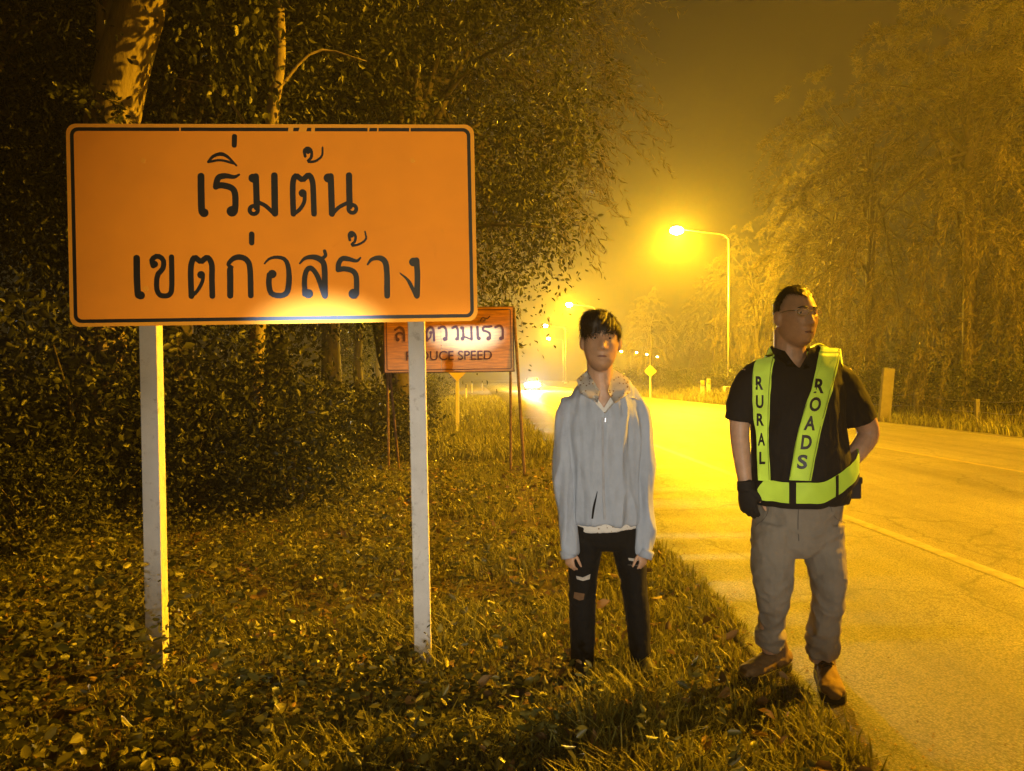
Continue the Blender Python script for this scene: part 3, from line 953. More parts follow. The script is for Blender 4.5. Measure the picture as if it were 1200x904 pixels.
# thin straight trunk
b = gl(-3.02, 9.0); z0 = b[2]
root = thing("slender_tree", "slender tree whose thin bare trunk rises behind the middle of the large sign", "tree", b)
def tp(px, py, Y=9.0):
    p = at(px, py, Y); return (p.x - b[0], p.y - b[1], p.z - z0)
m = MB(); m.tube([tp(297, 600), tp(299, 440), tp(303, 380), tp(318, 150), tp(328, 60), tp(324, -60), tp(330, -260)], [0.11, 0.095, 0.085, 0.075, 0.07, 0.065, 0.04], 12, steps=30)
m.tube([tp(322, 110), tp(370, 60, 9.1), tp(430, 72, 9.2)], [0.022, 0.016, 0.006], 6, steps=8)
m.tube([tp(312, 190), tp(260, 110, 9.0), tp(180, 86, 9.0)], [0.024, 0.014, 0.006], 6, steps=8)
m.build("trunk", M['pale_bark'], root, True, local=True)
C = crown_points(r, 70, (0.2, 0.6, 6.6), (1.9, 1.8, 1.6), 0.3)
p1 = clumps_to_leaves(C, np.full(len(C), 0.45), 55, 0.10, r)
C = np.array([tp(170 + 200 * r.random(), 60 + 120 * r.random(), 9.0 + 0.6 * r.random()) for _ in range(36)])
p2 = clumps_to_leaves(C, np.full(len(C), 0.26), 26, 0.075, r)
V, F = merge([p1, p2]); link("crown", np_mesh("crown", V, F), M['leaf'], root, False, local=True)

# trees of the left bank
GL = "trees of the wood on the left"
tA = make_tree("leafy_tree", "tall leafy tree overhanging the verge right of the large sign", gl(-2.1, 15.5), 11, 0.24, (0.2, 0, 6.4), (3.6, 3.2, 4.0), 120, 300, 0.095, 11, M['leaf'], M['bark'], group=GL, hollow=0.55, clr=0.62)
tB = make_tree("feathery_tree", "tallest tree with feathery sprays reaching out over the road on the left", gl(-2.5, 19.0), 14, 0.26, (1.0, 0, 9.4), (4.3, 3.6, 5.0), 420, 44, 0.16, 12, M['needle_lit'], M['bark'], 'spray', group=GL, slen=1.2, droop=0.45)
tC = make_tree("dark_tree", "dark leafy tree filling the gap behind the large sign", gl(-5.2, 12.2), 9, 0.2, (0, 0, 5.2), (2.8, 2.6, 4.2), 110, 230, 0.085, 13, M['leaf_shaded'], M['bark'], group=GL, clr=0.6)
for x, y, rz, s, lab in ((-8.3, 11.2, 1.0, 1.05, "dark tree at the far left edge behind the pale leaning trunk"),
                         (-7.6, 15.0, 2.4, 1.25, "dark tree deep in the wood left of the pale leaning trunk"),
                         (-11.8, 15.5, 4.0, 1.3, "dark tree deepest at the left edge of the picture"),
                         (-5.0, 17.5, 5.1, 1.35, "dark tree behind the slender trunk above the large sign"),
                         (-11.0, 21.0, 0.4, 1.5, "dark tree at the back of the wood on the left"),
                         (-5.6, 24.0, 3.3, 1.45, "dark tree behind the feathery tree in the wood"),
                         (-6.6, 8.6, 2.0, 0.85, "low dark tree at the left edge beside the big trunk")):
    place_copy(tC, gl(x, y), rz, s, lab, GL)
for x, y, rz, s, lab in ((-6.5, 33, 2.1, 0.8, "hazy leafy tree left of the verge beyond the speed sign"),
                         (-9.5, 47, 4.1, 0.8, "hazy leafy tree farther along the left verge"),
                         (-12, 70, 0.7, 0.95, "faint leafy tree far along the left verge"),
                         (-17, 100, 3.0, 1.0, "faintest leafy tree at the far end of the left verge")):
    place_copy(tA, gl(x, y), rz, s, lab, GL)

# trees beyond the road
GR = "hazy trees beyond the road on the right"
tD = make_tree("drooping_tree", "hazy tree with drooping sprays right above the vest man", gl(14.3, 24), 14, 0.2, (0, 0, 7.4), (3.7, 3.3, 6.8), 210, 110, 0.16, 21, M['needle_lit'], M['bark'], 'spray', group=GR, slen=1.25, droop=0.9, hollow=0.45)
for x, y, rz, s, lab in ((16.9, 20.5, 1.4, 1.1, "hazy drooping tree at the right edge of the picture"),
                         (15.4, 33, 2.9, 1.05, "hazy drooping tree behind the one above the vest man"),
                         (20.5, 28, 4.2, 1.25, "tallest hazy drooping tree at the back on the right"),
                         (17.5, 42, 0.5, 0.95, "faint drooping tree right of the nearest lamp pole"),
                         (18.5, 58, 3.6, 0.9, "faint drooping tree behind the nearest lamp pole"),
                         (20.5, 78, 5.4, 0.85, "faint drooping tree far along the right side of the road"),
                         (19.0, 105, 2.2, 0.9, "faintest drooping tree at the far right of the road")):
    place_copy(tD, gl(x, y), rz, s, lab, GR)

# shrubs
def make_shrub(seed, rad, h, n, leaf, lm, label, loc, group, name="shrub"):
    r = np.random.default_rng(seed)
    root = thing(name, label, "shrub", loc, group=group)
    C = crown_points(r, n, (0, 0, h * 0.5), (rad, rad, h * 0.55), 0.35); C[:, 2] = np.maximum(C[:, 2], 0.05)
    V, F = clumps_to_leaves(C, np.full(n, 0.2), 30, leaf, r, 0.15, 0.5)
    m = MB()
    for q in C[r.choice(n, 12, False)]:
        m.tube([(0, 0, -0.1), (q[0] * 0.4, q[1] * 0.4, q[2] * 0.6), tuple(q)], [0.018, 0.012, 0.004], 5, steps=7)
    m.build("stem", M['bark'], root, True, local=True)
    link("foliage", np_mesh("foliage", V, F), lm, root, False, local=True)
    return root
GS = "shrubs at the foot of the wood on the left"
sA = make_shrub(31, 0.75, 1.25, 150, 0.048, M['leaf'], "bushy shrub at the foot of the pale leaning trunk", gl(-4.3, 6.9), GS)
sB = make_shrub(32, 0.9, 1.0, 110, 0.06, M['leaf'], "low round shrub between the large sign's two posts", gl(-2.3, 8.0), GS)
for x, y, s, lab in ((-5.4, 6.2, 1.0, "shrub at the left edge level with the sign"), (-3.7, 5.9, 0.72, "small shrub just left of the left sign post"), (-6.3, 7.6, 1.25, "tall shrub farthest left under the trees"),
                     (-5.0, 8.6, 1.2, "shrub behind the pale leaning trunk"), (-3.2, 7.6, 0.95, "shrub left of the slender trunk"), (-2.9, 9.6, 1.1, "shrub at the foot of the slender trunk"),
                     (-4.9, 4.9, 0.7, "nearest small shrub at the left edge"),
                     (-4.15, 7.45, 1.75, "tall shrub right in front of the pale leaning trunk"), (-3.55, 8.3, 1.7, "tall shrub between the pale trunk and the slender trunk"), (-2.75, 8.5, 1.35, "shrub in front of the slender trunk"), (-5.2, 7.6, 1.8, "tallest shrub left of the pale leaning trunk")):
    place_copy(sA, gl(x, y), x * 3 + y, s, lab, GS)
for x, y, s, lab in ((-2.2, 13.0, 1.0, "dark shrub seen below the left end of the speed sign"), (-3.6, 11.5, 1.4, "large shrub in shade behind the right sign post"), (-2.6, 13.5, 1.3, "shrub under the overhanging leafy tree"),
                     (-2.7, 17.5, 1.1, "shrub on the verge left of the diamond sign's post"), (-3.4, 23, 1.3, "shrub behind the diamond sign's post"), (-3.9, 29, 1.3, "hazy shrub along the verge past the diamond sign"),
                     (-4.6, 38, 1.4, "hazy shrub far along the left verge"), (-5.4, 52, 1.6, "faint shrub at the far end of the left verge")):
    place_copy(sB, gl(x, y), x * 3 + y, s, lab, GS)
GH = "hedge shrubs beyond the road on the right"
hl = ["in front of the wire fence's near end", "behind the right-most fence post", "behind the leaning concrete post", "right of the leaning concrete post", "below the drooping tree",
      "left of the leaning concrete post", "behind the vest man's shoulder", "near the foot of the lamp pole", "just past the lamp pole", "behind the two reflector posts",
      "right of the small diamond sign", "behind the small diamond sign", "beside the young man's shoulder", "far beyond the diamond sign", "farthest along the right edge"]
k = 0
for y, dx, s in ((15, 4.4, 1.5), (18, 2.9, 1.5), (20.5, 3.0, 1.5), (23, 2.6, 1.4), (26, 2.4, 1.6), (29, 2.2, 1.5), (33, 2.2, 1.6), (37, 2.4, 1.6), (41, 2.3, 1.6), (45, 3.6, 1.6), (51, 3.4, 1.5), (57, 2.6, 1.5), (65, 2.6, 1.7), (76, 2.6, 1.8), (90, 2.6, 2.0)):
    x = road_right(y) + dx
    place_copy(sB if k % 2 else sA, gl(x, y), y * 1.7, s, "dark hazy shrub " + hl[k] + " across the road", GH); k += 1

# ------------------------------------------------------------------ ground cover
def verge_points(n, y0, y1, x0, edge=0.0, power=1.6, r=rng):
    u = r.random(n) ** power; y = y0 + (y1 - y0) * u
    hi = np.array([road_left(t) for t in y]) + edge
    x = np.where(x0 > -90, np.maximum(x0, -0.85 * y - 1.0), x0) + 0 * y
    x = x + (hi - x) * r.random(n)
    return x, y
def zs(x, y): return np.array([ground_z(a, b) for a, b in zip(x, y)])
r = np.random.default_rng(5)
# creeping leafy plants on the left, thinning out to the right
x, y = verge_points(150000, 1.5, 15, -8.5, -0.1, 1.6, r)
dl = np.array([road_left(t) for t in y]) - x
keep = r.random(len(x)) < np.clip((dl - 0.3) / 2.6, 0.12, 0.85) * np.array([0.12 + 1.25 * max(0, 0.5 + noise.noise(Vector((a * 1.1, b * 1.1, 2)))) for a, b in zip(x, y)])
x, y, dl = x[keep], y[keep], dl[keep]
hgt = (0.04 + 0.22 * r.random(len(x)) ** 1.4) * np.clip(dl / 2.2, 0.25, 1.35) * np.array([0.6 + 0.8 * max(0, 0.5 + noise.noise(Vector((a * 0.8, b * 0.8, 9)))) for a, b in zip(x, y)])
P = np.stack([x, y, zs(x, y) + hgt], 1)
ax = r.normal(size=P.shape); ax[:, 2] = ax[:, 2] * 0.35 - 0.1
c1 = leaf_geo(P, ax, 0.018 + 0.042 * r.random(len(P)) ** 2.2, 0.55, 0.12, r)
# rosettes and taller weeds standing out of the tangle
x, y = verge_points(900, 1.8, 13, -7, -0.2, 1.3, r); n = 9
hh = 0.06 + 0.26 * r.random(len(x)) ** 2
B = np.repeat(np.stack([x, y, zs(x, y)], 1), n, 0); tt = np.tile(np.linspace(0.3, 1.0, n), len(x)); B[:, 2] += np.repeat(hh, n) * tt
ax = r.normal(size=B.shape); ax[:, 2] = 0.35 + 0.2 * ax[:, 2]
c2 = leaf_geo(B, ax, np.repeat(0.03 + 0.045 * r.random(len(x)), n) * (1.15 - 0.5 * tt), 0.42, 0.2, r)
V, F = merge([c1, c2])
tag(link("creeping_plants", np_mesh("creeping_plants", V, F), M['creeper'], None, False), "low tangle of small leaved creeping plants covering the verge under the signs", "ground cover", kind="stuff")
# grass
def blades(x, y, h, r, wid=0.007):
    n = len(x); z = zs(x, y)
    a = r.random(n) * 2 * math.pi; le = (0.25 + 0.75 * r.random(n)) * h
    d = np.stack([np.cos(a), np.sin(a)], 1); s = np.stack([-d[:, 1], d[:, 0]], 1) * (wid * (0.6 + 0.8 * r.random(n)))[:, None] * 0.5
    B = np.stack([x, y], 1)
    def lv(f, k, zz): return np.concatenate([B + d * (le * f)[:, None] + s * k, (z + h * zz)[:, None]], 1)
    V = np.stack([lv(0, 1, -0.05), lv(0, -1, -0.05), lv(0.3, -0.85, 0.55), lv(0.3, 0.85, 0.55), lv(1.0, -0.15, 0.85), lv(1.0, 0.15, 0.85)], 1).reshape(-1, 3)
    i = np.arange(n)[:, None] * 6
    F = np.vstack([np.hstack([i, i + 1, i + 2, i + 3]), np.hstack([i + 3, i + 2, i + 4, i + 5])])
    return V, F
x, y = verge_points(260000, 1.5, 16, -6.5, 0.14, 1.6, r)
dl = np.array([road_left(t) for t in y]) - x
nz = np.array([noise.noise(Vector((a * 1.3, b * 1.3, 5))) for a, b in zip(x, y)])
keep = r.random(len(x)) < np.clip(1.25 - dl / 5, 0.65, 1) * np.clip(0.55 + nz * 1.7, 0.08, 1)
x, y, nz, dl = x[keep], y[keep], nz[keep], dl[keep]
h = (0.03 + 0.12 * r.random(len(x)) ** 1.5) * np.clip(0.8 + nz, 0.5, 1.5) * np.clip(0.5 + dl * 0.9, 0.5, 1)
g1 = blades(x, y, h, r)
n = 22000; y = 1.4 + 9 * r.random(n) ** 1.5; x = np.array([road_left(t) for t in y]) + 0.09 - np.abs(r.normal(size=n)) * 0.35
kp = r.random(n) < np.array([np.clip(0.55 + 1.5 * noise.noise(Vector((a * 2.2, b * 2.2, 1))), 0.08, 1) for a, b in zip(x, y)]); x = x[kp]; y = y[kp]
g0 = blades(x, y, 0.03 + 0.085 * r.random(len(x)) ** 1.4, r)
x, y = verge_points(30000, 13, 60, -14, 0.1, 1.7, r)
g2 = blades(x, y, 0.12 + 0.25 * r.random(len(x)), r, 0.022)
# grass verge beyond the road
yy = 12 + 60 * r.random(16000) ** 1.6; xx = np.array([road_right(t) for t in yy]) + 0.0 + 3.2 * r.random(len(yy))
g3 = blades(xx, yy, 0.12 + 0.3 * r.random(len(xx)), r, 0.022)
V, F = merge([g0, g1, g2, g3])
tag(link("grass", np_mesh("grass", V, F), M['grass'], None, False), "rough grass growing along both verges of the road", "grass", kind="stuff")
# fallen leaves
x, y = verge_points(2600, 1.6, 12, -6, 0.0, 1.2, r)
P = np.stack([x, y, zs(x, y) + 0.02 + 0.09 * r.random(len(x))], 1)
ax = r.normal(size=P.shape); ax[:, 2] *= 0.3
V, F = leaf_geo(P, ax, 0.035 + 0.06 * r.random(len(P)) ** 2.5, 0.55, 0.25, r)
tag(link("fallen_leaves", np_mesh("fallen_leaves", V, F), M['litter'], None, False), "dry fallen leaves scattered over the grass verge", "fallen leaves", kind="stuff")
# grit along the road edge
n = 1500
y = 1.8 + 10 * r.random(n) ** 1.5; x = np.array([road_left(t) for t in y]) + 0.02 + np.abs(r.normal(size=n)) * 0.22
s = 0.003 + 0.006 * r.random(n) ** 3
base = np.array([(1, 0, 0), (-.5, .87, 0), (-.5, -.87, 0), (0, 0, .9)])
V = (np.stack([x, y, np.full(n, 0.002)], 1)[:, None, :] + base[None] * s[:, None, None]).reshape(-1, 3)
i = np.arange(n)[:, None] * 4
F = np.vstack([np.hstack([i, i + 1, i + 3]), np.hstack([i + 1, i + 2, i + 3]), np.hstack([i + 2, i, i + 3])])
tag(link("grit", np_mesh("grit", V, F), M['litter'], None, False), "loose grit along the road edge", "grit", kind="stuff")
# ------------------------------------------------------------------ people
def fabric(name, col, rough=0.85, var=0.12, weave=900, fold=0.45):
    t = NT(name); v = t.coord()
    c = t.ramp(t.noise(9, 6, 0.65, v), [(0.3, tuple(x * (1 - var) for x in col)), (0.7, tuple(x * (1 + var) for x in col))])
    t.l.new(c, t.p.inputs["Base Color"]); t.p.inputs["Roughness"].default_value = rough
    t.p.inputs["Sheen Weight"].default_value = 0.02; t.p.inputs["Specular IOR Level"].default_value = 0.25
    vv = t.coord((1, 1, 0.45)); b1 = t.noise(26, 4, 0.6, vv); t.bump(b1, fold, 0.012)
    return t.m
def skin_mat(name, col):
    t = NT(name); v = t.coord()
    c = t.ramp(t.noise(30, 5, 0.6, v), [(0.3, tuple(x * 0.85 for x in col)), (0.7, tuple(x * 1.1 for x in col))])
    t.l.new(c, t.p.inputs["Base Color"]); t.p.inputs["Roughness"].default_value = 0.48
    t.p.inputs["Subsurface Weight"].default_value = 0.08; t.p.inputs["Subsurface Radius"].default_value = (0.012, 0.005, 0.003)
    t.bump(t.noise(300, 3, 0.6, v), 0.12, 0.001)
    return t.m
M['skin'] = skin_mat("tan_skin", (0.52, 0.31, 0.185))
M['hair'] = mat("black_hair", (0.022, 0.015, 0.011), 0.42, 0.4, 40, bump=0.6, bscale=220, bdist=0.004, stretch=(1, 1, 0.2))
M['hoodie'] = fabric("blue_grey_knit", (0.36, 0.40, 0.46))
M['jeans'] = fabric("black_denim", (0.006, 0.0055, 0.005), 0.85, 0.3)
M['trousers'] = fabric("stone_khaki_cotton", (0.24, 0.21, 0.16), 0.85, 0.14)
M['polo'] = fabric("black_cotton", (0.014, 0.012, 0.011), 0.85, 0.2)
M['glove'] = fabric("black_glove_cloth", (0.016, 0.014, 0.013), 0.8, 0.2)
M['suede'] = mat("tan_suede", (0.19, 0.12, 0.052), 0.85, 0.22, 14, bump=0.3, bscale=120)
M['rubber'] = mat("dark_rubber", (0.025, 0.02, 0.017), 0.8, 0.2, 12)
M['vest'] = retro_mat("lime_reflective_tape", (0.40, 0.60, 0.02), (0.75, 1.0, 0.10), 0.12, 0.30, lo=0.3)
M['eye'] = mat("eye_white", (0.40, 0.36, 0.31), 0.25, 0.03, 5)
M['iris'] = mat("dark_iris", (0.02, 0.012, 0.008), 0.15, 0.1, 5)
M['lip'] = mat("lip_skin", (0.23, 0.10, 0.07), 0.45, 0.1, 30)
M['silver'] = mat("silver_wire", (0.85, 0.85, 0.86), 0.18, 0.05, 9, metal=1.0)
t = NT("white_cotton_with_brown_motifs"); v = t.coord()
vo = t.node("ShaderNodeTexVoronoi"); vo.inputs["Scale"].default_value = 62; t.l.new(v, vo.inputs["Vector"])
c = t.mix((0.66, 0.63, 0.56), (0.22, 0.13, 0.05), t.ramp(vo.outputs["Distance"], [(0.20, (1, 1, 1)), (0.26, (0, 0, 0))]))
t.l.new(c, t.p.inputs["Base Color"]); t.p.inputs["Roughness"].default_value = 0.85
M['print_shirt'] = t.m

def head_geo(mb, c, w, d, h, yaw=0.0, tilt=0.0, nod=0.0, n=72):
    """skull, jaw and face relief on one closed surface; local x right, f front, z up"""
    rot = Matrix.Rotation(yaw, 3, 'Z') @ Matrix.Rotation(tilt, 3, 'Y') @ Matrix.Rotation(nod, 3, 'X')
    m = n // 2 + 8; vs = []; fs = []
    g = lambda a, s: math.exp(-(a / s) ** 2)
    for i in range(m + 1):
        th = math.pi * i / m
        for j in range(n):
            ph = 2 * math.pi * j / n
            ux, uf, uz = math.sin(th) * math.cos(ph), math.sin(th) * math.sin(ph), math.cos(th)
            x, f, z = w * ux, d * uf, h * uz
            dn = max(0.0, -uz)
            if dn > 0:
                k_ = math.sqrt(max(0, 1 - dn ** 4)) / max(1e-3, math.sqrt(max(1e-6, 1 - dn * dn))) if dn < 0.999 else 1.0
                x *= k_; f *= k_ if uf > 0 else 1 + (k_ - 1) * 0.3
            x *= 1 - 0.30 * dn ** 1.7
            if uf < 0: f *= 1 - 0.45 * dn ** 1.2
            else: f *= 1 - 0.04 * dn
            X = ux * 0.075 * (1 - 0.30 * dn ** 1.5); Z = uz * 0.118; aX = abs(X)
            if uf > 0:
                f -= 0.012 * g(aX - 0.031, 0.015) * g(Z - 0.012, 0.010)
                f += 0.005 * g(aX - 0.028, 0.024) * g(Z - 0.030, 0.008)
                tn = min(1, max(0, (0.024 - Z) / 0.054)); fall = 1.0 if Z > -0.032 else max(0, 1 - (-0.032 - Z) / 0.009)
                f += 0.030 * tn ** 1.2 * fall * g(X, 0.008 + 0.0085 * tn)
                f += 0.0065 * g(X, 0.022) * g(Z + 0.055, 0.0055) + 0.0075 * g(X, 0.019) * g(Z + 0.069, 0.0065) - 0.003 * g(X, 0.024) * g(Z + 0.062, 0.003)
                f += 0.010 * g(X, 0.020) * g(Z + 0.098, 0.014)
                f += 0.005 * g(aX - 0.048, 0.016) * g(Z + 0.012, 0.016) - 0.005 * g(aX - 0.045, 0.014) * g(Z + 0.052, 0.016)
            vs.append(Vector(c) + rot @ Vector((x, -f, z)))
    for i in range(m):
        for j in range(n):
            a = i * n + j; b = i * n + (j + 1) % n
            fs.append((a, a + n, b + n, b))
    mb.add(vs, fs)
    for s in (-1, 1):
        er = rot @ Matrix.Rotation(s * R(-18), 3, 'Z')
        mb.ball(Vector(c) + rot @ Vector((s * (w + 0.006), 0.008, -0.004)), (0.013, 0.022, 0.033), 14, er)
        mb.ball(Vector(c) + rot @ Vector((s * (w + 0.001), 0.004, -0.022)), (0.010, 0.014, 0.014), 10, er)
    return rot

def face_parts(body, c, rot, w, d, h, hairm):
    kx, kz = w / 0.075, h / 0.118
    for s in (-1, 1):
        e = Vector(c) + rot @ Vector((s * 0.031 * kx, -(d * 0.905 - 0.0185), 0.0115 * kz))
        m = MB(); m.ball(e, 0.0122, 14); eye = m.build("eye", M['eye'], body, True)
        m = MB(); m.ball(e + rot @ Vector((0, -0.0072, -0.0006)), (0.0064, 0.0062, 0.0064), 12); m.build("iris", M['iris'], eye, True)
        m = MB()
        q = [Vector(c) + rot @ Vector((s * a * kx, -(d * b), (0.0165 + k) * kz)) for a, b, k in ((0.018, 0.865, -0.002), (0.031, 0.868, 0.002), (0.044, 0.80, -0.002))]
        m.tube(q, [(0.002, 0.003), (0.003, 0.005), (0.002, 0.003)], 8, steps=8); m.build("eyelid", M['skin'], body, True)
        m = MB()
        q = [Vector(c) + rot @ Vector((s * a * kx, -(d * b + 0.003), (0.031 + k) * kz)) for a, b, k in ((0.012, 0.955, -0.002), (0.028, 0.925, 0.002), (0.046, 0.79, -0.003))]
        m.tube(q, [(0.0032, 0.003), (0.0048, 0.0035), (0.002, 0.002)], 8, steps=8); m.build("eyebrow", hairm, body, True)
    m = MB(); q = [Vector(c) + rot @ Vector((x, -(d * 0.935 + 0.0035 - 9 * x * x), (-0.0615 - 0.05 * abs(x)) * kz)) for x in (-0.023, -0.011, 0, 0.011, 0.023)]
    m.tube(q, [(0.001, 0.001), (0.005, 0.003), (0.006, 0.0036), (0.005, 0.003), (0.001, 0.001)], 8, side=(0, 0, 1), steps=10); m.build("lips", M['lip'], body, True)

def hand(mb, W, d, s, n, k=1.0, c=(12, 28, 22), grow=0.0, segs=3, thumb=2):
    W = Vector(W); d = Vector(d).normalized(); s = Vector(s); s = (s - d * s.dot(d)).normalized()
    n = Vector(n); n = (n - d * n.dot(d) - s * n.dot(s)).normalized()
    mb.tube([W - d * 0.02, W + d * 0.02 * k, W + d * 0.055 * k, W + d * 0.088 * k], [(0.027 * k + grow, 0.020 * k + grow), (0.033 * k + grow, 0.019 * k + grow), (0.039 * k + grow, 0.016 * k + grow), (0.037 * k + grow, 0.012 * k + grow)], 14, side=s, steps=8, round_ends=True)
    for i, (o, L) in enumerate(((0.029, 0.070), (0.010, 0.078), (-0.010, 0.072), (-0.028, 0.056))):
        p = W + d * (0.080 - 0.004 * abs(i - 1)) * k + s * o * k; a = 0.0; pts = [p]; dd = d + s * o * 1.2
        for q in range(segs):
            a += R(c[q] * (1 + 0.12 * i)); v = (dd * math.cos(a) + n * math.sin(a)).normalized()
            p = p + v * L * k * (0.45, 0.31, 0.24)[q]; pts.append(p)
        mb.tube(pts, [0.0092 * k + grow, 0.0088 * k + grow, 0.0080 * k + grow, 0.0068 * k + grow][:segs + 1], 10, side=s, round_ends=True)
    p = W + d * 0.022 * k + s * 0.028 * k; v1 = (d * 0.75 + s * 0.6 + n * 0.3).normalized(); v2 = (d * 0.92 + s * 0.25 + n * 0.3).normalized()
    pts = [p, p + v1 * 0.042 * k, p + v1 * 0.042 * k + v2 * 0.030 * k, p + v1 * 0.042 * k + v2 * 0.054 * k][:thumb + 2]
    mb.tube(pts, [0.013 * k + grow, 0.0110 * k + grow, 0.0098 * k + grow, 0.0078 * k + grow][:thumb + 2], 10, side=n, round_ends=True)

def fold(ax, ay, az, amp, seed=0.0, a2=0.35):
    def f(p):
        q = Vector((p.x * ax + seed, p.y * ay, p.z * az))
        w = noise.noise(q + Vector((0, 0, 0.8 * noise.noise(q * 0.6))))
        return amp * (0.72 - 2.2 * abs(w)) * 0.7 + amp * a2 * noise.noise(q * 2.7)
    return f

def ribbon(bvh, cols, Y, off, to3, back=0.004):
    """strip lying on the garment: cols = [(px, py, half width px)]"""
    P = spline(cols, max(6, 7 * len(cols))); rows = []
    for px, py, w in P:
        hits = []
        for k in range(6):
            p = to3(px + w * (k / 2.5 - 1), py); o_ = Vector((0, 0, CAM_Z))
            h = bvh.ray_cast(o_, (p - o_).normalized())[0]
            if h is not None and abs(h.y - Y) < 0.3: hits.append((k, h.x, h.y, h.z))
        if len(hits) < 3: continue
        hk, ax, ay, az = np.array(hits).T
        kx = np.polyfit(hk, ax, 1); xs_ = list(np.polyval(kx, np.arange(6)))
        sl = np.polyfit(ax - ax.mean(), ay, 1)[0]; sl = max(-0.8, min(0.8, sl))
        fit = ay.mean() + sl * (ax - ax.mean()); ic = ay.mean() - max(0, (fit - ay).max())
        rows.append((xs_, az.mean(), ax.mean(), ic, sl))
    cen = np.array([(q[3], q[4]) for q in rows])
    if len(cen) > 8:                                   # a taut strip bridges the folds under it
        pad = np.vstack([cen[:1]] * 3 + [cen] + [cen[-1:]] * 3)
        sm_ = np.array([pad[i:i + 7].mean(0) for i in range(len(cen))]); lo_ = np.array([pad[i + 1:i + 6, 0].min() for i in range(len(cen))])
        cen = np.stack([np.minimum(sm_[:, 0], lo_ + 0.004), sm_[:, 1]], 1)
    V = []; F = []
    for q, (ic, sl) in zip(rows, cen):
        row = [(x, ic + sl * (x - q[2]) - off - 0.0040 * noise.noise(Vector((x * 30, q[1] * 22, 5))), q[1]) for x in q[0]]
        V += [(row[0][0], row[0][1] + back, row[0][2])] + row + [(row[-1][0], row[-1][1] + back, row[-1][2])]
    n = 8
    for i in range(len(rows) - 1):
        for k in range(n - 1):
            a = i * n + k; F.append((a, a + 1, a + n + 1, a + n))
    return V, F

def decal(bvh, pts, tris, Y, off, to3):
    V = []
    for px, py in pts:
        p = to3(px, py); o_ = Vector((0, 0, CAM_Z)); d_ = (p - o_).normalized()
        h = bvh.ray_cast(o_, d_)[0]
        h = (h if h is not None and abs(h.y - Y) < 0.3 else o_ + d_ * (Y / d_.y)) - d_ * off
        V.append(tuple(h))
    return V, tris

def shoe(mb, sole, heel, toe, zg, w=1.0, shaft=None):
    heel = Vector(heel); toe = Vector(toe); d = (toe - heel); d.z = 0; L = d.length; d.normalize()
    s = Vector((-d.y, d.x, 0))
    def P(f, z): return heel + d * (L * f) + Vector((0, 0, zg + z - heel.z))
    mb.tube([P(0.06, 0.055), P(0.25, 0.062), P(0.5, 0.056), P(0.72, 0.045), P(0.90, 0.040), P(0.97, 0.036)],
            [(0.034 * w, 0.038), (0.038 * w, 0.050), (0.040 * w, 0.044), (0.047 * w, 0.034), (0.043 * w, 0.030), (0.028 * w, 0.022)], 16, side=s, steps=16, round_ends=True)
    if shaft is not None:
        a = Vector(shaft)
        mb.tube([P(0.24, 0.05), P(0.22, 0.10), (a.x, a.y, a.z)], [(0.046, 0.062), (0.043, 0.05), (0.046, 0.050)], 16, side=s, steps=8)
    o = []
    for f, ww in ((0.0, 0.018), (0.02, 0.030), (0.1, 0.038), (0.3, 0.038), (0.5, 0.040), (0.7, 0.050), (0.85, 0.050), (0.95, 0.038), (1.0, 0.018)): o.append((f, ww * w))
    ring_ = [P(f, 0) + s * ww for f, ww in o] + [P(f, 0) - s * ww for f, ww in reversed(o)]
    n = len(ring_); up = Vector((0, 0, 0.030))
    sole.add(ring_ + [p + up for p in ring_], [tuple(range(n - 1, -1, -1)), tuple(range(n, 2 * n))] + [(i, (i + 1) % n, n + (i + 1) % n, n + i) for i in range(n)])
    return P, s, d

def locks(hm, c, rot, n, L, wid, seed, lift=0.25, whorl=(0.0, 0.03, 0.09), down=0.5):
    r = np.random.default_rng(seed)
    W = Vector(c) + rot @ Vector(whorl); V = []; F = []
    vs = hm.vertices
    for i in r.integers(0, len(vs), n):
        p = vs[int(i)].co.copy(); nn = vs[int(i)].normal.copy()
        d = p - W; d = d - nn * d.dot(nn) + Vector((r.normal() * 0.03, r.normal() * 0.03, -down * 0.05))
        d = d - nn * d.dot(nn)
        if d.length < 1e-4: continue
        d.normalize(); s_ = d.cross(nn); l = L * (0.5 + r.random()); w = wid * (0.6 + 0.8 * r.random()); lf = lift * r.random()
        p = p - d * l * 0.45; b0 = len(V)
        for t_ in (0, 0.35, 0.7, 1.0):
            q = p + d * l * t_ + nn * (l * (lf * t_ * t_ + 0.16 * math.sin(math.pi * t_)) - 0.001)
            ww = w * (1 - 0.75 * t_ ** 2) * 0.5
            V += [q + s_ * ww, q - s_ * ww]
        F += [(b0 + 2 * k, b0 + 2 * k + 1, b0 + 2 * k + 3, b0 + 2 * k + 2) for k in range(3)]
    bm = bmesh.new(); bm.from_mesh(hm)
    nv = [bm.verts.new(v) for v in V]
    for f in F: bm.faces.new([nv[i] for i in f])
    bm.to_mesh(hm); bm.free(); hm.update()

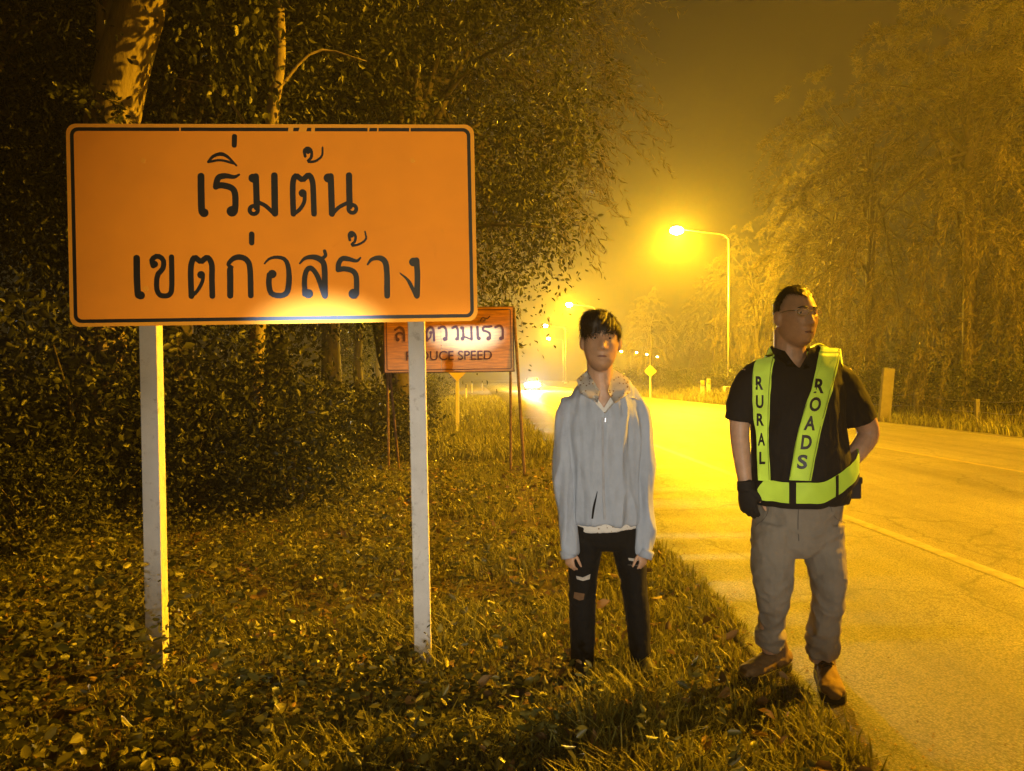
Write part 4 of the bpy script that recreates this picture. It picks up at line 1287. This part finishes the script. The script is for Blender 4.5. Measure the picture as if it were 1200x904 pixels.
# ---- the young man in the pale hooded top
def young_man():
    Y = 3.57; K = 252.0
    def A(px, py, dy=0.0):
        p = at(px, py, Y); return Vector((p.x, Y + dy, p.z))
    def r(*px): return [p / K for p in px]
    zg = ground_z(0.42, Y)
    root = thing("person", "young man in a pale blue zip jacket and black ripped jeans standing on the grass", "person", (A(708, 0).x, Y, zg))
    hc = A(703.5, 402, -0.025)
    b = MB()
    rot = head_geo(b, hc, 0.079, 0.096, 0.133, R(-2), R(1.5), R(-3))
    b.tube([A(703.5, 412, 0.03), A(704, 440, 0.03), A(706, 458, 0.03), A(707, 475, 0.03)], [0.060, 0.060, 0.068, (0.11, 0.06)], 18, steps=10)
    b.tube([A(707, 458, 0.03), A(708, 475, 0.03), A(708, 520, 0.02), A(709, 570, 0.02), A(710, 605, 0.02), A(710, 628, 0.02)], [(0.10, 0.05), (0.14, 0.062), (0.135, 0.08), (0.125, 0.078), (0.13, 0.085), (0.13, 0.085)], 20, steps=18)
    for pts in ([(678, 488), (665, 515), (661, 560), (663, 605), (665, 634)], [(736, 488), (751, 515), (754, 560), (754, 605), (752, 632)]):
        b.tube([A(x, y, 0.025 - 0.0005 * (y - 478)) for x, y in pts], [0.030, 0.030, 0.028, 0.024, 0.021], 14, steps=14)
    hand(b, A(666, 641, -0.052), (0.03, -0.1, -1), (0.7, -0.7, 0), (0.7, 0.7, 0), 0.74, (15, 35, 30))
    hand(b, A(751.5, 641, -0.052), (-0.03, -0.1, -1), (-0.7, -0.7, 0), (-0.7, 0.7, 0), 0.74, (15, 35, 30))
    for pts in ([(690, 615), (684, 660), (683, 715), (683, 770), (684, 795)], [(730, 615), (738, 660), (745, 715), (750, 765), (752, 788)]):
        b.tube([A(x, y, 0.02) for x, y in pts], [0.075, 0.058, 0.045, 0.042, 0.035], 14, steps=14)
    body = link("body", fuse(b, 0.0048, 2), M['skin'], root)
    face_parts(body, hc, rot, 0.079, 0.096, 0.133, M['hair'])
    # hair, cut to a fringe over the brow
    m = MB(); cc = hc + Vector((0, 0.010, 0.050))
    m.ball(cc, (0.084, 0.108, 0.086), 40)
    m.ball(cc + Vector((-0.02, -0.02, 0.03)), (0.07, 0.08, 0.065), 30)
    hm = fuse(m, 0.005, 1, lambda p: 0.006 * noise.noise(Vector((p.x * 95, p.y * 40, p.z * 18))) + 0.005 * noise.noise(Vector((p.x * 30, p.y * 30, p.z * 30))))
    inv = rot.transposed()
    def kill(p):
        q = inv @ (p - hc); f = -q.y
        jag = 0.010 * noise.noise(Vector((q.x * 70, q.y * 40, 3)))
        if f > 0.035: return q.z < 0.036 + 0.010 * math.cos(q.x * 40) + jag + (0.016 if q.x > 0.02 else 0)
        if f > -0.01: return q.z < 0.004 + jag
        return q.z < -0.045 + jag
    cut_faces(hm, kill)
    locks(hm, hc, rot, 2600, 0.05, 0.0034, 4, 0.3, (0.012, 0.04, 0.13))
    link("hair", hm, M['hair'], root)
    # shirt under the hoodie
    m = MB()
    m.tube([A(706, 444, 0.03), A(707, 456, 0.03), A(708, 474, 0.025), A(708, 520, 0.015), A(709, 570, 0.015), A(710, 605, 0.01), A(711, 619, 0.01)], [(0.066, 0.064), (0.11, 0.070), (0.145, 0.080), (0.15, 0.095), (0.148, 0.098), (0.160, 0.116), (0.163, 0.120)], 26, steps=30)
    sm = fuse(m, 0.006, 2, fold(14, 14, 5, 0.004, 2))
    v_tip = A(706, 478).z
    def killv(p):
        if p.z > A(0, 446).z: return True
        return p.y < Y + 0.02 and p.z > v_tip and abs(p.x - A(706, 0).x) < (p.z - v_tip) * 0.62
    cut_faces(sm, killv)
    shirt = link("shirt", sm, M['print_shirt'], root)
    for s, q in ((-1, [(688, 434, 0.0), (675, 445, -0.035), (678, 461, -0.085), (697, 471, -0.112), (700, 458, -0.10)]), (1, [(719, 433, 0.0), (735, 443, -0.035), (736, 459, -0.085), (717, 472, -0.112), (709, 459, -0.10)])):
        bm = bmesh.new(); vs = [bm.verts.new(A(*p)) for p in q]; cen = bm.verts.new(sum((v_.co for v_ in vs), Vector()) / 5 + Vector((0, -0.012, 0.004)))
        for i in range(5):
            tri = [vs[i], vs[(i + 1) % 5], cen]
            bm.faces.new(tri if s < 0 else tri[::-1])
        bmesh.ops.solidify(bm, geom=bm.faces[:], thickness=0.006)
        bmesh.ops.subdivide_edges(bm, edges=bm.edges[:], cuts=1, use_grid_fill=True)
        me = bpy.data.meshes.new("collar"); bm.to_mesh(me); bm.free()
        link("collar", me, M['print_shirt'], shirt)
    # hoodie
    m = MB()
    m.tube([A(706, 443, 0.035), A(706, 449, 0.035), A(707, 456, 0.03), A(708, 470, 0.025), A(708, 505, 0.015), A(708, 545, 0.01), A(709, 585, 0.005), A(710, 605, 0.0), A(710, 610, 0.0)],
           [(0.078, 0.066), (0.105, 0.075), (0.140, 0.085), (0.172, 0.104), (0.184, 0.122), (0.178, 0.122), (0.172, 0.124), (0.170, 0.126), (0.166, 0.122)], 32, steps=40)
    for pts, rr in (([(679, 470), (666, 485), (662, 525), (661, 560), (662, 600), (665, 628), (667, 646)], (0.050, 0.054, 0.053, 0.050, 0.046, 0.042, 0.034)),
                    ([(735, 469), (748, 484), (753, 525), (754, 560), (754.5, 600), (753.5, 628), (752, 647)], (0.050, 0.053, 0.052, 0.050, 0.046, 0.042, 0.034))):
        m.tube([A(x, y, 0.025 - 0.0005 * (y - 478)) for x, y in pts], [(q, max(q * 1.05, 0.047)) for q in rr], 20, steps=30)
    f1 = fold(15, 12, 2.8, 0.019, 0.3)
    hm = fuse(m, 0.006, 4, f1)
    bv = bvh_of(hm)
    zt = A(706, 484).z
    def killh(p):
        if p.z > A(0, 447).z and abs(p.x - A(706, 0).x) < 0.075: return True
        return p.y < Y + 0.03 and p.z > zt and abs(p.x - A(706, 0).x) < min(0.105, (p.z - zt) * 0.85)
    cut_faces(hm, killh)
    hood = link("jacket", hm, M['hoodie'], root)
    Yf = Y - 0.11
    to3 = lambda px, py: A(px, py)
    z_m = mat("zip_tape", (0.33, 0.34, 0.36), 0.6, 0.1, 30)
    V, F = ribbon(bv, [(706, 489, 1.4), (706.5, 530, 1.4), (707, 570, 1.5), (708.5, 609, 1.6)], Yf, 0.004, to3); link("zip", np_mesh("zip", V, F), z_m, hood)
    m = MB(); q = bv.ray_cast(A(706, 491) + Vector((0, -1, 0)), Vector((0, 1, 0)))[0]
    m.box(q + Vector((0, -0.008, 0)), (0.008, 0.006, 0.022), bev=0.002); m.build("zip_pull", M['silver'], hood)
    V, F = ribbon(bv, [(694, 608, 1.0), (696, 594, 1.3), (700, 576, 0.3)], Yf, 0.003, to3); link("fold_shade", np_mesh("fold_shade", V, F), M['jeans'], hood)  # dark strip painted for the shadow in the jacket's front fold
    V, F = ribbon(bv, [(741, 465.5, 1.1), (745, 467.5, 1.5), (749, 469.5, 0.8)], Yf, 0.003, to3); link("chest_mark", np_mesh("chest_mark", V, F), M['eye'], hood)
    for pts in ([(664, 641), (666, 650)], [(755, 641), (752, 650)]):
        m = MB(); m.tube([A(x, y, 0.025 - 0.0005 * (y - 478)) for x, y in pts], [(0.038, 0.049), (0.036, 0.046)], 20, steps=4)
        m.build("cuff", M['hoodie'], hood, True)
    # jeans
    m = MB()
    m.tube([A(710, 598, 0.015), A(710, 612, 0.015), A(710, 630, 0.015), A(710, 640, 0.02)], [(0.140, 0.100), (0.152, 0.108), (0.165, 0.112), (0.12, 0.09)], 24, steps=10)
    m.tube([A(689, 615, 0.015), A(686, 645, 0.015), A(683, 680, 0.01), A(682.5, 715, 0.0), A(683, 755, 0.01), A(684, 798, 0.015)], [(0.080, 0.095), (0.076, 0.09), (0.066, 0.078), (0.061, 0.07), (0.056, 0.066), (0.053, 0.062)], 20, steps=30)
    m.tube([A(731, 615, 0.015), A(737, 645, 0.015), A(743, 680, 0.01), A(746.5, 715, 0.0), A(750, 755, 0.01), A(752, 793, 0.015)], [(0.080, 0.095), (0.074, 0.09), (0.062, 0.078), (0.056, 0.07), (0.050, 0.062), (0.046, 0.056)], 20, steps=30)
    jm = fuse(m, 0.006, 4, fold(12, 12, 16, 0.0055, 8)); bj = bvh_of(jm)
    jeans = link("jeans", jm, M['jeans'], root)
    pale = mat("frayed_pale_threads", (0.42, 0.38, 0.32), 0.9, 0.25, 90)
    tan = mat("brown_cloth_patch", (0.16, 0.085, 0.035), 0.85, 0.2, 40)
    def patch(nm, q, mt):
        V, F = decal(bj, q + [(sum(a for a, _ in q) / len(q), sum(c_ for _, c_ in q) / len(q))], [(i, (i + 1) % len(q), len(q)) for i in range(len(q))], Y - 0.06, 0.007, to3)
        me = bpy.data.meshes.new(nm); me.from_pydata(V, [], F); link(nm, me, mt, jeans)
    patch("ripped_hole", [(675, 675), (683, 677), (692, 673), (691, 679), (683, 681), (676, 679)], pale)
    patch("cloth_patch", [(673, 694), (685, 696), (684, 703), (679, 704), (672, 701)], tan)
    patch("ripped_hole", [(736, 654), (745, 655), (754, 651), (754, 654.5), (745, 658.5), (737, 657)], pale)
    V, F = ribbon(bj, [(736, 662, 0.5), (745, 663, 0.7), (754, 660, 0.5)], Y - 0.06, 0.003, to3); link("ripped_hole", np_mesh("rip", V, F), pale, jeans)
    # shoes
    for hx, hy, tx, ty in ((686, 0.09, 680, -0.17), (752, 0.09, 757, -0.16)):
        m = MB(); so = MB(); h_ = A(hx, 780); t_ = A(tx, 780)
        shoe(m, so, (h_.x, Y + hy, 0), (t_.x, Y + ty, 0), zg + 0.005, 0.95)
        sh = link("shoe", fuse(m, 0.005, 2), M['black_paint'], root); so.build("sole", M['rubber'], sh)
young_man()

# ---- the older man in the reflective vest
def vest_man():
    Y = 3.33; K = 270.5
    def A(px, py, dy=0.0):
        p = at(px, py, Y); return Vector((p.x, Y + dy, p.z))
    root = thing("person", "older man in glasses, black polo shirt and lime reflective vest standing at the road edge", "person", (A(935, 0).x, Y, 0))
    hc = A(932, 373, -0.01); yaw = R(14)
    b = MB()
    rot = head_geo(b, hc, 0.080, 0.100, 0.131, yaw, R(1), R(-2))
    b.tube([A(928, 385, 0.03), A(928, 408, 0.03), A(929, 425, 0.035), A(931, 440, 0.03)], [0.066, 0.067, (0.085, 0.07), (0.14, 0.075)], 18, steps=10)
    b.tube([A(933, 424, 0.03), A(935, 445, 0.02), A(936, 500, 0.015), A(938, 560, 0.01), A(938, 600, 0.02), A(937, 625, 0.02)], [(0.13, 0.06), (0.165, 0.09), (0.17, 0.115), (0.18, 0.125), (0.17, 0.12), (0.14, 0.10)], 20, steps=18)
    b.tube([A(886, 438, 0.03), A(872, 470, 0.03), A(869, 505, 0.03), A(870, 540, 0.0), A(871.5, 570, -0.03)], [0.055, 0.050, 0.043, 0.036, 0.028], 14, steps=16)
    hand(b, A(871.5, 570, -0.03), (0.10, -0.05, -1), (0.75, -0.65, 0), (0.65, 0.75, 0), 0.98, (14, 26, 22))
    b.tube([A(986, 438, 0.03), A(1004, 470, 0.04), A(1025, 506, 0.06), A(1010, 530, 0.04), A(988, 553, 0.03)], [0.056, 0.054, 0.048, 0.042, 0.030], 14, steps=18)
    hand(b, A(987, 551, 0.05), (-0.75, 0.35, -0.3), (0.1, -0.3, 0.95), (-0.3, -0.9, 0), 0.9, (10, 15, 12))
    for pts in ([(912, 620, 0), (905, 668, -0.01), (908, 715, 0.04), (913, 760, 0.12), (916, 775, 0.14)], [(960, 620, 0), (966, 668, -0.03), (967, 715, 0.0), (966, 760, 0.04), (965, 780, 0.06)]):
        b.tube([A(*p) for p in pts], [0.085, 0.065, 0.052, 0.045, 0.04], 14, steps=14)
    body = link("body", fuse(b, 0.0048, 2), M['skin'], root)
    face_parts(body, hc, rot, 0.080, 0.100, 0.131, M['hair'])
    # short receding hair
    m = MB(); m.ball(hc + rot @ Vector((0, 0.014, 0.040)), (0.087, 0.104, 0.101), 40)
    hm = fuse(m, 0.005, 1, lambda p: 0.003 * noise.noise(p * 130) + 0.002 * noise.noise(p * 60))
    inv = rot.transposed()
    def kill(p):
        q = inv @ (p - hc); f = -q.y; jag = 0.006 * noise.noise(q * 80)
        if f > 0.028: return q.z < 0.094 + jag - 0.012 * math.cos(q.x * 35)
        if f > 0.005: return q.z < 0.032 + jag + (f - 0.005) * 2.3
        if f > -0.025: return q.z < 0.012 + jag
        return q.z < -0.055 + jag
    cut_faces(hm, kill)
    locks(hm, hc, rot, 2200, 0.022, 0.0024, 5, 0.3, (0.01, 0.06, 0.11))
    link("hair", hm, M['hair'], root)
    # glasses
    g = thing("glasses", None, None, (0, 0, 0)); g.parent = root
    def H(x, f, z): return hc + rot @ Vector((x, -f, z))
    gl_ = MB()
    fz = 0.013
    for s in (-1, 1):
        pts = [H(s * 0.034 + 0.025 * math.cos(a), 0.104 - 0.16 * abs(s * 0.034 + 0.025 * math.cos(a)), fz + 0.016 * math.sin(a)) for a in np.linspace(0, 2 * math.pi, 25)]
        gl_.tube(pts, 0.0013, 6, cap=False)
        gl_.tube([H(s * 0.060, 0.094, fz + 0.006), H(s * 0.083, 0.06, fz + 0.007), H(s * 0.086, 0.0, fz + 0.004)], 0.0014, 6, steps=10)
    gl_.tube([H(-0.010, 0.103, fz + 0.003), H(0, 0.106, fz + 0.006), H(0.010, 0.103, fz + 0.003)], 0.0014, 6, steps=6)
    bpy.data.objects.remove(g)
    gw = gl_.build("glasses", M['silver'], root, True)
    tl = NT("spectacle_lens"); tl.p.inputs["Roughness"].default_value = 0.03; tl.p.inputs["Alpha"].default_value = 0.12; tl.p.inputs["Specular IOR Level"].default_value = 1.0
    for s in (-1, 1):
        m = MB(); m.add([H(s * 0.034 + 0.024 * math.cos(a), 0.1035 - 0.16 * abs(s * 0.034 + 0.024 * math.cos(a)), fz + 0.0155 * math.sin(a)) for a in np.linspace(0, 2 * math.pi, 25)[:-1]], [tuple(range(24))])
        m.build("lens", tl.m, gw)
    # trousers
    m = MB()
    m.tube([A(937, 572, 0.01), A(936, 590, 0.01), A(935, 612, 0.015), A(935, 634, 0.015), A(936, 646, 0.02)], [(0.186, 0.140), (0.187, 0.140), (0.187, 0.136), (0.182, 0.128), (0.12, 0.10)], 26, steps=12)
    m.tube([A(909, 615, 0.01), A(905, 645, 0.0), A(904.5, 672, -0.01), A(907, 700, 0.02), A(910.5, 728, 0.07), A(912, 748, 0.10), A(913, 763, 0.12)], [(0.094, 0.118), (0.089, 0.106), (0.086, 0.096), (0.072, 0.086), (0.052, 0.070), (0.058, 0.070), (0.066, 0.076)], 22, steps=36)
    m.tube([A(962, 615, 0.01), A(963, 640, 0.0), A(967, 668, -0.025), A(968.5, 700, -0.02), A(966, 730, 0.0), A(966.5, 750, 0.02), A(967, 768, 0.035)], [(0.093, 0.118), (0.088, 0.106), (0.076, 0.096), (0.064, 0.084), (0.062, 0.074), (0.066, 0.076), (0.068, 0.078)], 22, steps=36)
    fa = fold(11, 11, 15, 0.017, 3, 0.25)
    def fw(p):
        low = min(1, max(0, (0.45 - p.z) / 0.35))
        return fa(p) * (0.55 + 0.5 * low) + low * 0.004 * math.sin(p.z * 75 + 3 * noise.noise(p * 9))
    tm = fuse(m, 0.005, 2, fw)
    tro = link("trousers", tm, M['trousers'], root)
    bt = bvh_of_world(tro)
    to3 = lambda px, py: A(px, py)
    seam = mat("trouser_seam", (0.10, 0.085, 0.065), 0.9, 0.1, 30)
    for q in ([(902, 590, .35), (897, 606, .35), (884, 616, .35)], [(972, 590, .35), (978, 606, .35), (988, 612, .35)], [(936, 592, .4), (935, 612, .4), (936, 634, .4)]):
        V, F = ribbon(bt, q, Y - 0.13, 0.002, to3, 0.002); link("pocket_seam", np_mesh("seam", V, F), seam, tro)
    # boots
    for nm, heel, toe, ank in (("boot", (1.270, 3.545), (1.015, 3.375), A(913, 744, 0.10)), ("boot", (1.395, 3.455), (1.325, 3.150), A(966.5, 746, 0.03))):
        m = MB(); so = MB()
        P, s, d = shoe(m, so, (heel[0], heel[1], 0), (toe[0], toe[1], 0), 0.006, 1.08, shaft=ank)
        bo = link(nm, fuse(m, 0.005, 2, fold(24, 24, 24, 0.003, 1)), M['suede'], root)
        so.build("sole", M['rubber'], bo)
        for i in range(5):
            f = 0.36 + 0.07 * i; z = 0.122 - 0.011 * i
            l_ = MB(); l_.tube([P(f, z - 0.012) + s * 0.026, P(f + 0.015, z) + Vector((0, 0, 0.002)), P(f + 0.02, z - 0.012) - s * 0.026], 0.0032, 6, steps=8); l_.build("lace", M['rubber'], bo, True)
    # polo shirt
    m = MB()
    m.tube([A(930, 404, 0.035), A(930, 412, 0.035), A(932, 419, 0.03), A(934, 430, 0.025), A(935.5, 460, 0.015), A(936, 500, 0.01), A(938, 540, 0.0), A(938, 570, 0.0), A(937, 586, 0.0)],
           [(0.075, 0.07), (0.105, 0.085), (0.155, 0.095), (0.198, 0.112), (0.200, 0.138), (0.200, 0.148), (0.208, 0.160), (0.212, 0.165), (0.205, 0.155)], 32, steps=40)
    m.tube([A(902, 437, 0.025), A(884, 449, 0.03), A(873, 470, 0.03), A(868, 494, 0.03)], [0.075, 0.072, 0.066, 0.064], 20, steps=18)
    m.tube([A(968, 437, 0.025), A(988, 450, 0.03), A(1002, 472, 0.04), A(1012, 495, 0.05)], [0.070, 0.074, 0.076, 0.078], 20, steps=18)
    pm = fuse(m, 0.006, 4, fold(10, 10, 8, 0.007, 6))
    bp = bvh_of(pm)
    zt = A(928, 432).z; xv = A(927, 0).x
    def killp(p):
        if p.z > A(0, 408).z and abs(p.x - A(930, 0).x) < 0.085: return True
        return p.y < Y + 0.02 and p.z > zt and abs(p.x - xv) < (p.z - zt) * 0.70 + 0.002
    cut_faces(pm, killp)
    polo = link("polo_shirt", pm, M['polo'], root)
    for s, q in ((-1, [(908, 407, 0.03), (905, 417, -0.03), (914, 430, -0.085), (924, 431, -0.10), (915, 412, -0.05)]), (1, [(950, 405, 0.03), (955, 416, -0.03), (944, 431, -0.085), (931, 433, -0.105), (943, 411, -0.05)])):
        bm = bmesh.new(); vs = [bm.verts.new(A(*p)) for p in q]; cen = bm.verts.new(sum((v_.co for v_ in vs), Vector()) / 5 + Vector((0, -0.008, 0.003)))
        for i in range(5):
            tri = [vs[i], vs[(i + 1) % 5], cen]
            bm.faces.new(tri if s < 0 else tri[::-1])
        bmesh.ops.solidify(bm, geom=bm.faces[:], thickness=0.006)
        me = bpy.data.meshes.new("collar"); bm.to_mesh(me); bm.free(); link("collar", me, M['polo'], polo)
    # reflective vest: waist band, shoulder straps, lettering
    cx, cy_ = A(939, 0).x, Y + 0.005
    V = []; F = []; n = 96
    V2 = []; F2 = []
    for i in range(n):
        a = 2 * math.pi * i / n
        ca, sa = math.cos(a), math.sin(a)
        ax = 0.212 if ca < 0 else 0.212 + 0.030 * max(0, ca) ** 1.5
        X = cx + ax * ca; Yy = cy_ - 0.180 * sa * (1 if sa > 0 else 0.92)
        rise = 0.125 * max(0, (ca + 0.05) / 1.05) ** 1.7
        zc_ = A(0, 571.5).z + rise + 0.004 * noise.noise(Vector((ca * 4, sa * 4, 1)))
        tl_ = 0.0 + 0.012 * math.sin(3 * a)
        for k in range(5):
            z = zc_ + 0.043 - 0.086 * k / 4
            bow = 0.004 * math.sin(math.pi * k / 4) + 0.004 * noise.noise(Vector((ca * 6, sa * 6, k * 0.6)))
            V.append((X + ca * bow, Yy - sa * bow, z))
        V2 += [(X + ca * 0.001, Yy - sa * 0.001, zc_ - 0.0435), (X + ca * 0.001, Yy - sa * 0.001, zc_ - 0.066), (X - ca * 0.006, Yy + sa * 0.006, zc_ - 0.066)]
    for i in range(n):
        j = (i + 1) % n
        for k in range(4): F.append((i * 5 + k, j * 5 + k, j * 5 + k + 1, i * 5 + k + 1))
        for k in range(2): F2.append((i * 3 + k, j * 3 + k, j * 3 + k + 1, i * 3 + k + 1))
    vest = link("reflective_vest", np_mesh("waist_band", V, F), M['vest'], root)
    link("hem_band", np_mesh("hem_band", V2, F2), M['polo'], vest)
    for px, hw in ((914, 3.2), (961, 1.5)):
        m = MB(); a = math.acos(max(-1, min(1, (A(px, 0).x - cx) / 0.212)))
        q = []
        for da in (-hw / K / 0.21, hw / K / 0.21):
            ca, sa = math.cos(a + da), math.sin(a + da); rise = 0.125 * max(0, (ca + 0.05) / 1.05) ** 1.7
            for dz in (0.045, -0.047): q.append((cx + 0.222 * ca, cy_ - 0.191 * sa, A(0, 571.5).z + rise + dz))
        m.add(q + [(x, y_ + 0.008, z) for x, y_, z in q], [(0, 2, 3, 1), (4, 5, 7, 6), (0, 1, 5, 4), (2, 6, 7, 3), (0, 4, 6, 2), (1, 3, 7, 5)]); m.build("strap_loop", M['polo'], vest)
    Yf = Y - 0.13
    def S3(px, py):
        p = at(px, py, Yf); return p
    straps = {"left": [(896, 416, 10.5), (893.5, 428, 11), (891.5, 455, 10.5), (891, 500, 9.5), (892.5, 535, 8.5), (894, 563, 8.2)], "right": [(971.5, 408, 11.5), (969, 422, 12.2), (962, 455, 12.2), (949.5, 500, 13), (943, 530, 13), (937, 563, 12.5)]}
    strapb = {}; edge_m = mat("lime_binding", (0.20, 0.28, 0.015), 0.7, 0.2, 60)
    for k, q in straps.items():
        V, F = ribbon(bp, q, Yf, 0.008, S3, 0.006)
        V = list(V)
        # over the shoulder and down the back
        x0 = (V[1][0] + V[6][0]) / 2; hw = (V[6][0] - V[1][0]) / 2; strapb[k] = BVHTree.FromPolygons(V, F)
        top = []
        for j, (dy, z) in enumerate(((-0.03, None), (0.03, None), (0.09, None))):
            row = []
            for u in range(8):
                X = x0 + hw * (max(0, min(5, u - 1)) / 2.5 - 1)
                h = bp.ray_cast(Vector((X, Y + dy, 3)), Vector((0, 0, -1)))[0]
                row.append((X, Y + dy, (h.z if h is not None else A(0, 425).z) + 0.008))
            top.append(row)
        for t_ in range(9):
            z = A(0, 430).z - t_ * 0.065; row = []; xq = x0 + (A(936, 0).x - x0) * t_ * 0.05
            for u in range(8):
                X = xq + hw * (max(0, min(5, u - 1)) / 2.5 - 1)
                h = bp.ray_cast(Vector((X, Y + 1, z)), Vector((0, -1, 0)))[0]
                row.append((X, (h.y if h is not None else Y + 0.13) + 0.008, z))
            top.append(row)
        allv = [v_ for row in reversed(top) for v_ in row] + V
        nr = len(allv) // 8
        F = [(i * 8 + c_, i * 8 + c_ + 1, (i + 1) * 8 + c_ + 1, (i + 1) * 8 + c_) for i in range(nr - 1) for c_ in range(7)]
        st_o = link("shoulder_strap", np_mesh("strap", allv, F), M['vest'], vest)
        for sd_ in (-1, 1):
            Vp, Fp = ribbon(strapb[k], [(a_ + sd_ * (c_ - 0.9), b_, 0.4) for a_, b_, c_ in q], Yf, 0.0015, S3, 0.001)
            link("strap_edge", np_mesh("strap_edge", Vp, Fp), edge_m, vest)
    letters = [("R", 890, 449, 9, 16, 0), ("U", 890.3, 471, 9, 15.5, 0), ("R", 891, 492, 8.6, 14.5, 0), ("A", 892.3, 515, 8.6, 15, 0), ("L", 893.3, 537, 7.0, 14.5, 0),
               ("R", 960.5, 452.5, 12, 17, 9), ("O", 955.5, 474, 13.5, 17, 10), ("A", 949.5, 496, 13.5, 17, 10), ("D", 945.2, 518.5, 12.5, 17, 8), ("S", 940.3, 541.5, 12, 17, 6)]
    for ch, px, py, w, h, an in letters:
        me = text_mesh(ch, 0.034); pts = []
        ct, st_ = math.cos(R(an)), math.sin(R(an))
        for v_ in me.vertices:
            u, q = (v_.co.x - 0.5) * w, (0.5 - v_.co.y) * h
            pts.append((px + u * ct - q * st_ * 0.9, py + q + u * st_ * 0.25))
        V, _ = decal(strapb['left' if px < 920 else 'right'], pts, None, Yf, 0.0015, S3)
        for v_, c_ in zip(me.vertices, V): v_.co = c_
        o = link("letter", me, M['black_paint'], vest, False)
    V, F = ribbon(strapb['right'], [(957, 429.5, 0.6), (963.5, 430, 0.6), (970, 430.5, 0.6)], Yf, 0.002, S3); link("maker_tab", np_mesh("tab", V, F), M['grey_concrete'], vest)
    V, F = ribbon(strapb['right'], [(957, 432.5, 0.4), (963.5, 433, 0.4), (970, 433.5, 0.4)], Yf, 0.002, S3); link("maker_tab", np_mesh("tab", V, F), M['grey_concrete'], vest)
    # belt pouch on his hip
    m = MB(); m.box(A(997, 573, -0.02), (0.05, 0.06, 0.075), bev=0.008); m.box(A(1000, 562, -0.025), (0.045, 0.035, 0.03), bev=0.006)
    m.build("belt_pouch", M['rubber'], root)
    # fingerless glove
    m = MB(); hand(m, A(871.5, 570, -0.03), (0.10, -0.05, -1), (0.75, -0.65, 0), (0.65, 0.75, 0), 0.98, (14, 26, 22), 0.0042, 2, 0)
    m.tube([A(871.3, 563, -0.028), A(871.5, 574, -0.032)], [(0.036, 0.034), (0.038, 0.030)], 18, steps=6)
    link("glove", fuse(m, 0.004, 2), M['glove'], root)

def bvh_of_world(o):
    me = o.data.copy(); me.transform(Matrix.Translation(root_loc(o)))
    t_ = bvh_of(me); bpy.data.meshes.remove(me); return t_
vest_man()
